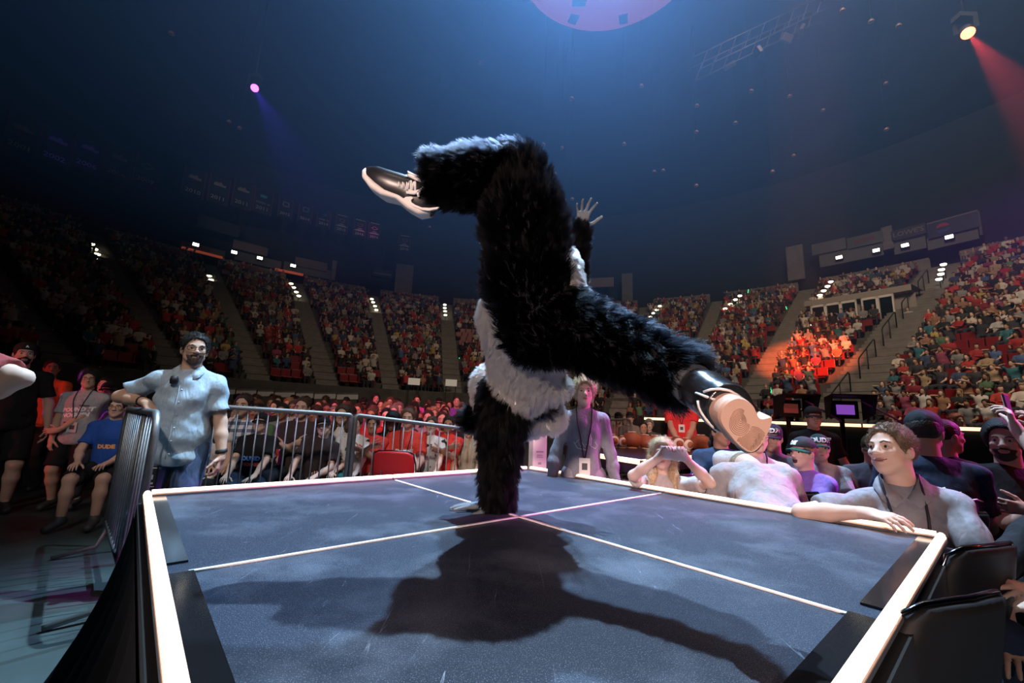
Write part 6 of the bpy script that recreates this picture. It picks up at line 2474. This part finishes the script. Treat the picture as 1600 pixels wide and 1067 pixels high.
# ------------------------------------------------------------------ floor crowd behind the barrier
M_cow = mat('cow_print_cloth', (.62, .62, .6), .85)
nt = M_cow.node_tree
n_ = nt.nodes.new('ShaderNodeTexNoise')
n_.inputs['Scale'].default_value = 11
tc = nt.nodes.new('ShaderNodeTexCoord')
r_ = nt.nodes.new('ShaderNodeValToRGB')
r_.color_ramp.interpolation = 'CONSTANT'
r_.color_ramp.elements[0].color = (.62, .62, .60, 1)
r_.color_ramp.elements[1].position = .60
r_.color_ramp.elements[1].color = (.02, .02, .022, 1)
nt.links.new(tc.outputs['Object'], n_.inputs['Vector'])
nt.links.new(n_.outputs['Fac'], r_.inputs['Fac'])
nt.links.new(r_.outputs['Color'], nt.nodes['Principled BSDF'].inputs['Base Color'])
M_plaid = mat('plaid_cloth', (.6, .6, .62), .85)
nt = M_plaid.node_tree
tc = nt.nodes.new('ShaderNodeTexCoord')
prev = None
for ax in ('X', 'Z'):
    wv = nt.nodes.new('ShaderNodeTexWave')
    wv.bands_direction = ax
    wv.inputs['Scale'].default_value = 4.2
    nt.links.new(tc.outputs['Object'], wv.inputs['Vector'])
    mx = nt.nodes.new('ShaderNodeMix')
    mx.data_type = 'RGBA'
    mx.blend_type = 'MULTIPLY'
    mx.inputs[0].default_value = .85
    mx.inputs[6].default_value = (.62, .62, .64, 1)
    rp = nt.nodes.new('ShaderNodeValToRGB')
    rp.color_ramp.elements[0].position = .35
    rp.color_ramp.elements[0].color = (.10, .14, .28, 1)
    rp.color_ramp.elements[1].position = .55
    rp.color_ramp.elements[1].color = (1, 1, 1, 1)
    nt.links.new(wv.outputs['Fac'], rp.inputs['Fac'])
    nt.links.new(rp.outputs['Color'], mx.inputs[7])
    if prev:
        nt.links.new(prev, mx.inputs[6])
    prev = mx.outputs[2]
nt.links.new(prev, nt.nodes['Principled BSDF'].inputs['Base Color'])

CR = dict(R=POSES[2]['R'], L=POSES[2]['L'])
FRONT = [
    (345, 652, 4.55, 'woman in black cap and white sleeveless top at the barrier', dict(hair='long', hairc=(.03, .02, .015), cap=DARK, shirtc=(.66, .62, .60), sleeve='none', pantsc=DARK), dict(spine=(.1, .2, 1), head=(-.4, -.1, .2)), 1.58, .95),
    (384, 632, 4.75, 'man in blue and white plaid shirt seated behind the barrier', dict(hair='short', hairc=(.03, .02, .015), shirtc=(.5, .5, .5), sleeve='long', pantsc=JEAN), dict(spine=(0, .08, 1)), 1.76, 1.1),
    (409, 658, 4.50, 'boy in black cap and black POUND IT tee, third from left behind barrier', dict(hair='short', cap=DARK, shirtc=DARK, pantsc=(.03, .05, .08)), dict(spine=(0, .05, 1), head=(0, .1, 0)), 1.42, 1.),
    (473, 636, 4.95, 'man in dark brown polo with folded arms behind the barrier', dict(hair='buzz', hairc=(.05, .03, .02), shirtc=(.05, .035, .035), pantsc=(.03, .04, .05)), dict(CR), 1.76, 1.15),
    (497, 661, 4.70, 'boy in black cap and dark brown tee leaning sideways', dict(hair='short', cap=DARK, shirtc=(.045, .03, .032), pantsc=DARK), dict(spine=(-.2, .15, 1), head=(0, .05, .15)), 1.42, 1.02),
    (533, 646, 5.05, 'woman in teal trousers and white tee behind the barrier', dict(hair='long', hairc=(.06, .04, .02), shirtc=(.60, .58, .56), pantsc=(.03, .17, .16)), dict(spine=(-.05, .05, 1)), 1.62, .98),
    (556, 660, 4.90, 'first boy in white cow print tee, left of the red chair', dict(hair='short', hairc=(.08, .05, .03), shirtc=(.6, .6, .6), pants='short', pantsc=DARK), dict(), 1.45, 1.),
    (583, 661, 4.95, 'boy in red tee with folded arms, left of the red chair', dict(hair='short', shirtc=(.62, .05, .04), pants='short', pantsc=(.2, .18, .15)), dict(CR), 1.42, .95),
    (614, 655, 5.15, 'dark woman in black cap and brown top behind the red chair', dict(hair='long', hairc=DARK, cap=DARK, shirtc=(.16, .09, .08), pants='short', pantsc=DARK), dict(head=(0, -.2, 0)), 1.60, 1.0),
    (638, 652, 5.10, 'man in red lettered tee with lanyard behind the red chair', dict(hair='short', hairc=(.12, .07, .04), shirtc=(.66, .06, .045), pants='short', pantsc=(.09, .09, .085)), dict(), 1.70, 1.15),
    (674, 662, 5.15, 'second boy in white cow print tee, right of the red chair', dict(hair='short', hairc=(.08, .05, .03), shirtc=(.6, .6, .6), pants='short', pantsc=DARK), dict(), 1.45, 1.),
    (701, 661, 5.25, 'boy in red tee with folded arms, right of the red chair', dict(hair='short', shirtc=(.62, .05, .04), pants='short', pantsc=(.2, .18, .15)), dict(CR), 1.42, .95),
    (733, 668, 5.35, 'person in khaki top and shorts beside the performer arm', dict(hair='short', hairc=(.06, .04, .03), shirtc=(.30, .28, .20), pants='short', pantsc=(.26, .24, .18)), dict(), 1.55, 1.05),
]
front_people = []
for k, (x, y, d, lb, kw, po, H, g) in enumerate(FRONT):
    w_ = P(x, y, d)
    po = dict(po, sit=True, seat=max(.34, w_[2] - .74 * H / 1.75 - .06))
    q = build_person(lb, (w_[0], w_[1]), (.12 + .06 * (k - 5) * -.2, -1), H, g, 1., po, skin=SKIN[(0, 1, 0, 1, 2, 0, 2, 3, 4, 0, 2, 3, 1)[k]], h=.017, hh=.0085, seed=100 + k, group='front row behind the barrier', **kw)
    front_people.append(q)
    if not kw.get('cap'):
        strands(q, 1500, .03 if kw['hair'] != 'long' else .05, kw.get('hairc', HAIRC[0]), .5, .3, .0012)
front_people[1]['shirt'].data.materials[0] = M_plaid
for k in (6, 10):
    front_people[k]['shirt'].data.materials[0] = M_cow
text_on(front_people[2], 'POUND IT', .07, 0, .26, (.10, .30, .75))
text_on(front_people[2], 'NOGGIN', .055, 0, .19, (.55, .08, .08))
text_on(front_people[9], 'DUDE', .075, 0, .30, (.82, .78, .76))
text_on(front_people[7], 'DUDE', .05, 0, .28, (.82, .75, .74))
text_on(front_people[11], 'DUDE', .05, 0, .28, (.82, .75, .74))
lanyard(front_people[9], zlow=.06, card=(.75, .72, .70))
CHR = chair_proto(mat('red_vinyl', (.55, .02, .03), .5), M_chrome, 'empty red folding chair with its back against the barrier', None)
w_ = P(630, 690, 4.75)
CHR.location = (w_[0], w_[1] - .1, 0)
CHR.rotation_euler = (0, 0, math.pi)

# rows further back: a few figures built once, then copied and dyed anew
mids = []
for k in range(7):
    mq = build_person('x', (0, -60 - k), (0, -1), 1.70, (1, 1.15, .95, 1.05, .92, 1.2, 1)[k], (1, 1.05, .9, 1, .88, 1.05, .97)[k], POSES[(0, 1, 2, 0, 3, 2, 1)[k]],
                             hair=('short', 'buzz', 'long', 'short', 'long', 'short', 'full')[k], cap=DARK if k in (3,) else None, sleeve=('short', 'short', 'short', 'long', 'short', 'short', 'short')[k], h=.024, hh=.012, seed=200 + k)
    mids.append(mq['root'])
    if k != 3:
        strands(mq, 900, .03 if k not in (2, 4) else .05, HAIRC[0], .5, .3, .0018)
used = set()


def place_mid(k, w_, head, shirt, skin, hair, sc, lab, grp, zs):
    r = mids[k] if k not in used else copy_tree(mids[k])
    used.add(k)
    hv = unit((*head, 0))
    r.location = (w_[0], w_[1], zs)
    r.rotation_euler = (0, 0, math.atan2(-hv[0], hv[1]))
    r.scale = (sc, sc, sc)
    for c in r.children:
        n = c.name.split('.')[0]
        if n in ('body',):
            c.color = (*skin, 1)
        elif n in ('shirt', 'collar'):
            c.color = (*shirt, 1)
        elif n in ('hair', 'beard'):
            c.color = (*hair, 1)
            for c2 in c.children:
                c2.color = (*hair, 1)
    tag(r, lab, 'person', grp)
    return r


ROWN = ['second', 'third', 'fourth', 'fifth', 'sixth']
cnt = 0
for row, (d0, d1, yl, yr, n) in enumerate(((5.9, 6.5, 634, 652, 14), (7.0, 7.6, 629, 645, 15), (8.2, 8.8, 624, 640, 16), (9.7, 10.2, 620, 636, 15), (11.4, 11.8, 617, 632, 15))):
    for j in range(n):
        f_ = (j + .3 + .4 * RNG.random()) / n
        x = 338 + (738 - 338) * f_
        d = d0 + (d1 - d0) * f_
        w_ = P(x, yl + (yr - yl) * f_, d)
        sh_ = RNG.choice(len(SHIRTS), p=SW_)
        sk = SKIN[RNG.integers(len(SKIN))]
        sc = float(RNG.uniform(.92, 1.04))
        place_mid(int(RNG.integers(7)), w_, (.12 + RNG.normal() * .12, -1), SHIRTS[sh_], sk, HAIRC[RNG.integers(6)], sc,
                  'floor spectator in %s top, %s from left in the %s row behind barrier' % (CN[sh_], ORD[j], ROWN[row]), 'floor crowd behind the barrier', w_[2] - 1.27 * sc)
        cnt += 1
for k, (x, y, d, sh_, lb) in enumerate(((652, 623, 10.6, (.55, .10, .40), 'upright pink-lit spectator in pink top, left of the back pair'), (714, 624, 10.6, (.25, .08, .45), 'upright spectator in purple top at right of the back row'), (610, 626, 10.4, (.6, .35, .42), 'upright spectator in pale pink top, left in the back row'), (686, 627, 10.4, (.6, .35, .42), 'upright spectator in pale pink top between pink and purple ones'), (586, 620, 10.2, (.4, .05, .04), 'upright spectator in dark red top with raised look, back row'))):
    w_ = P(x, y, d)
    place_mid(k, w_, (.1, -1), sh_, SKIN[0], HAIRC[k], 1.05, lb, 'upright spectators at the back', w_[2] - 1.27 * 1.05)
for k, (x, y, d, sh_, sc, lb) in enumerate(((165, 598, 6.2, (.4, .1, .12), 1., 'spectator with red-lit face right of teenager, behind the seated boy'), (170, 606, 5.7, (.05, .2, .25), .95, 'child in teal hat colours behind the teenager shoulder'), (196, 617, 5.4, (.3, .2, .4), .95, 'spectator in lilac top behind the seated blue tee boy'), (62, 590, 7.5, (.35, .12, .15), 1., 'pale face behind the orange shirt man'), (230, 612, 6.4, (.1, .1, .12), 1., 'spectator in dark top behind the barrier hand'))):
    w_ = P(x, y, d)
    place_mid((0, 3, 4, 0, 6)[k], w_, (.4, -1), sh_, SKIN[k % 4], HAIRC[k], sc, lb, 'spectators at far left', w_[2] - 1.27 * sc)
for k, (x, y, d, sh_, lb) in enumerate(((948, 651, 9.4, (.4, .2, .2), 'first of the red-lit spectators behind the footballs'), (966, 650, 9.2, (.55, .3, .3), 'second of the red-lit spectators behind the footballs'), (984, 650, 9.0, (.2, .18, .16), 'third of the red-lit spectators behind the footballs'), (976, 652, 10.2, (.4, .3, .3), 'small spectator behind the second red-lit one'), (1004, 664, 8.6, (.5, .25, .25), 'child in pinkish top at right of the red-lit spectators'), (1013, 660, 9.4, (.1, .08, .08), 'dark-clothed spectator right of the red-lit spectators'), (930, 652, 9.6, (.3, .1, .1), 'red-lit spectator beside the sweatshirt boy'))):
    w_ = P(x, y, d)
    place_mid((3, 3, 3, 0, 1, 6, 5)[k], w_, (-.2, -1), sh_, SKIN[k % 3], HAIRC[k % 6], 1., lb, 'red-lit spectators behind the footballs', w_[2] - 1.27)
for k, (x, y, d, sh_, lb) in enumerate(((1497, 652, 8.2, (.6, .12, .10), 'spectator in red-tinted hooded top behind the main stage edge'), (1548, 659, 8.0, (.5, .08, .06), 'red-lit spectator right of the hooded one at stage edge'), (1386, 652, 8.2, (.5, .06, .05), 'red-lit spectator behind the smiling man, at stage edge'))):
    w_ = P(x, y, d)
    place_mid((4, 0, 1)[k], w_, (-.4, -1), sh_, SKIN[2], (.5, .2, .15), 1., lb, 'red-lit spectators at the main stage', w_[2] - 1.27)  # red light is put into the top and hair colours
for k in range(7):
    if k not in used:
        for c in [q for c_ in mids[k].children for q in c_.children] + list(mids[k].children):
            bpy.data.objects.remove(c)
        bpy.data.objects.remove(mids[k])
# a man standing on the stairs by the suite windows, another coming down the broad stairs
for x, y, r, sh_, lb in ((1419, 492, R1 + DR * 11.2, (.42, .45, .50), 'man in grey shirt standing at the right end of suite windows'), (1425, 575, R1 + DR * 3, (.3, .2, .22), 'person walking down the broad right-hand stairs')):
    w_ = CY(x, y, r)
    a = PHI(w_)
    q = build_person(lb, (w_[0], w_[1]), (-math.sin(a), -math.cos(a)), 1.75, 1.1, 1., {}, hair='short', shirtc=sh_, pantsc=DARK, h=.035, hh=.022, hands=False, face=False, z=w_[2] - 1.25)
# green glow sticks waved in the bowl
M_stick = lamp_mat('green_glow_stick', (.05, 1, .35), 2.2)
for k, (x, y, r, a) in enumerate(((183, 419, 34, .9), (14, 467, 31, -.7), (255, 482, 30, 0), (293, 505, 29, .1), (68, 542, 27, .5), (618, 500, 30, 0), (649, 499, 30, .1), (493, 552, 24, 0), (509, 543, 25, 1.2), (718, 562, 24, -.2), (1027, 496, 33, .4), (1169, 455, 34, .2), (1188, 492, 32, .3), (1170, 502, 31, .1), (1229, 482, 32, -.2), (1205, 610, 19, .1), (1503, 469, 31, 0), (1497, 482, 30, .4))):
    w_ = CY(x, y, r)
    t = wthing('glow_stick', 'green glow stick raised among the bowl crowd, %s from left and top' % ORD[k], 'glow stick', w_, 'green glow sticks in the crowd')
    dx = frame_of(PHI(w_)) @ V(math.sin(a), 0, math.cos(a))
    MB().tube([w_ - dx * .17, w_ + dx * .17], .022, 6).build('tube', M_stick, t)
    MB().tube([w_ - dx * .26, w_ - dx * .17], .03, 6).build('grip', M_black, t)
print('floor people', cnt)

hz = bpy.data.materials.new('stage_haze')
hz.use_nodes = True
nt = hz.node_tree
nt.nodes.remove(nt.nodes['Principled BSDF'])
vs_ = nt.nodes.new('ShaderNodeVolumeScatter')
vs_.inputs['Color'].default_value = (.30, .55, 1, 1)
vs_.inputs['Density'].default_value = HAZE
vs_.inputs['Anisotropy'].default_value = .55
nt.links.new(vs_.outputs[0], nt.nodes['Material Output'].inputs['Volume'])
hb = MB().box((0, 14.5, 10.3), (36, 27, 15.8)).build('haze', hz)
tag(hb, 'thin stage haze hanging in the arena air', 'haze', kind='stuff')
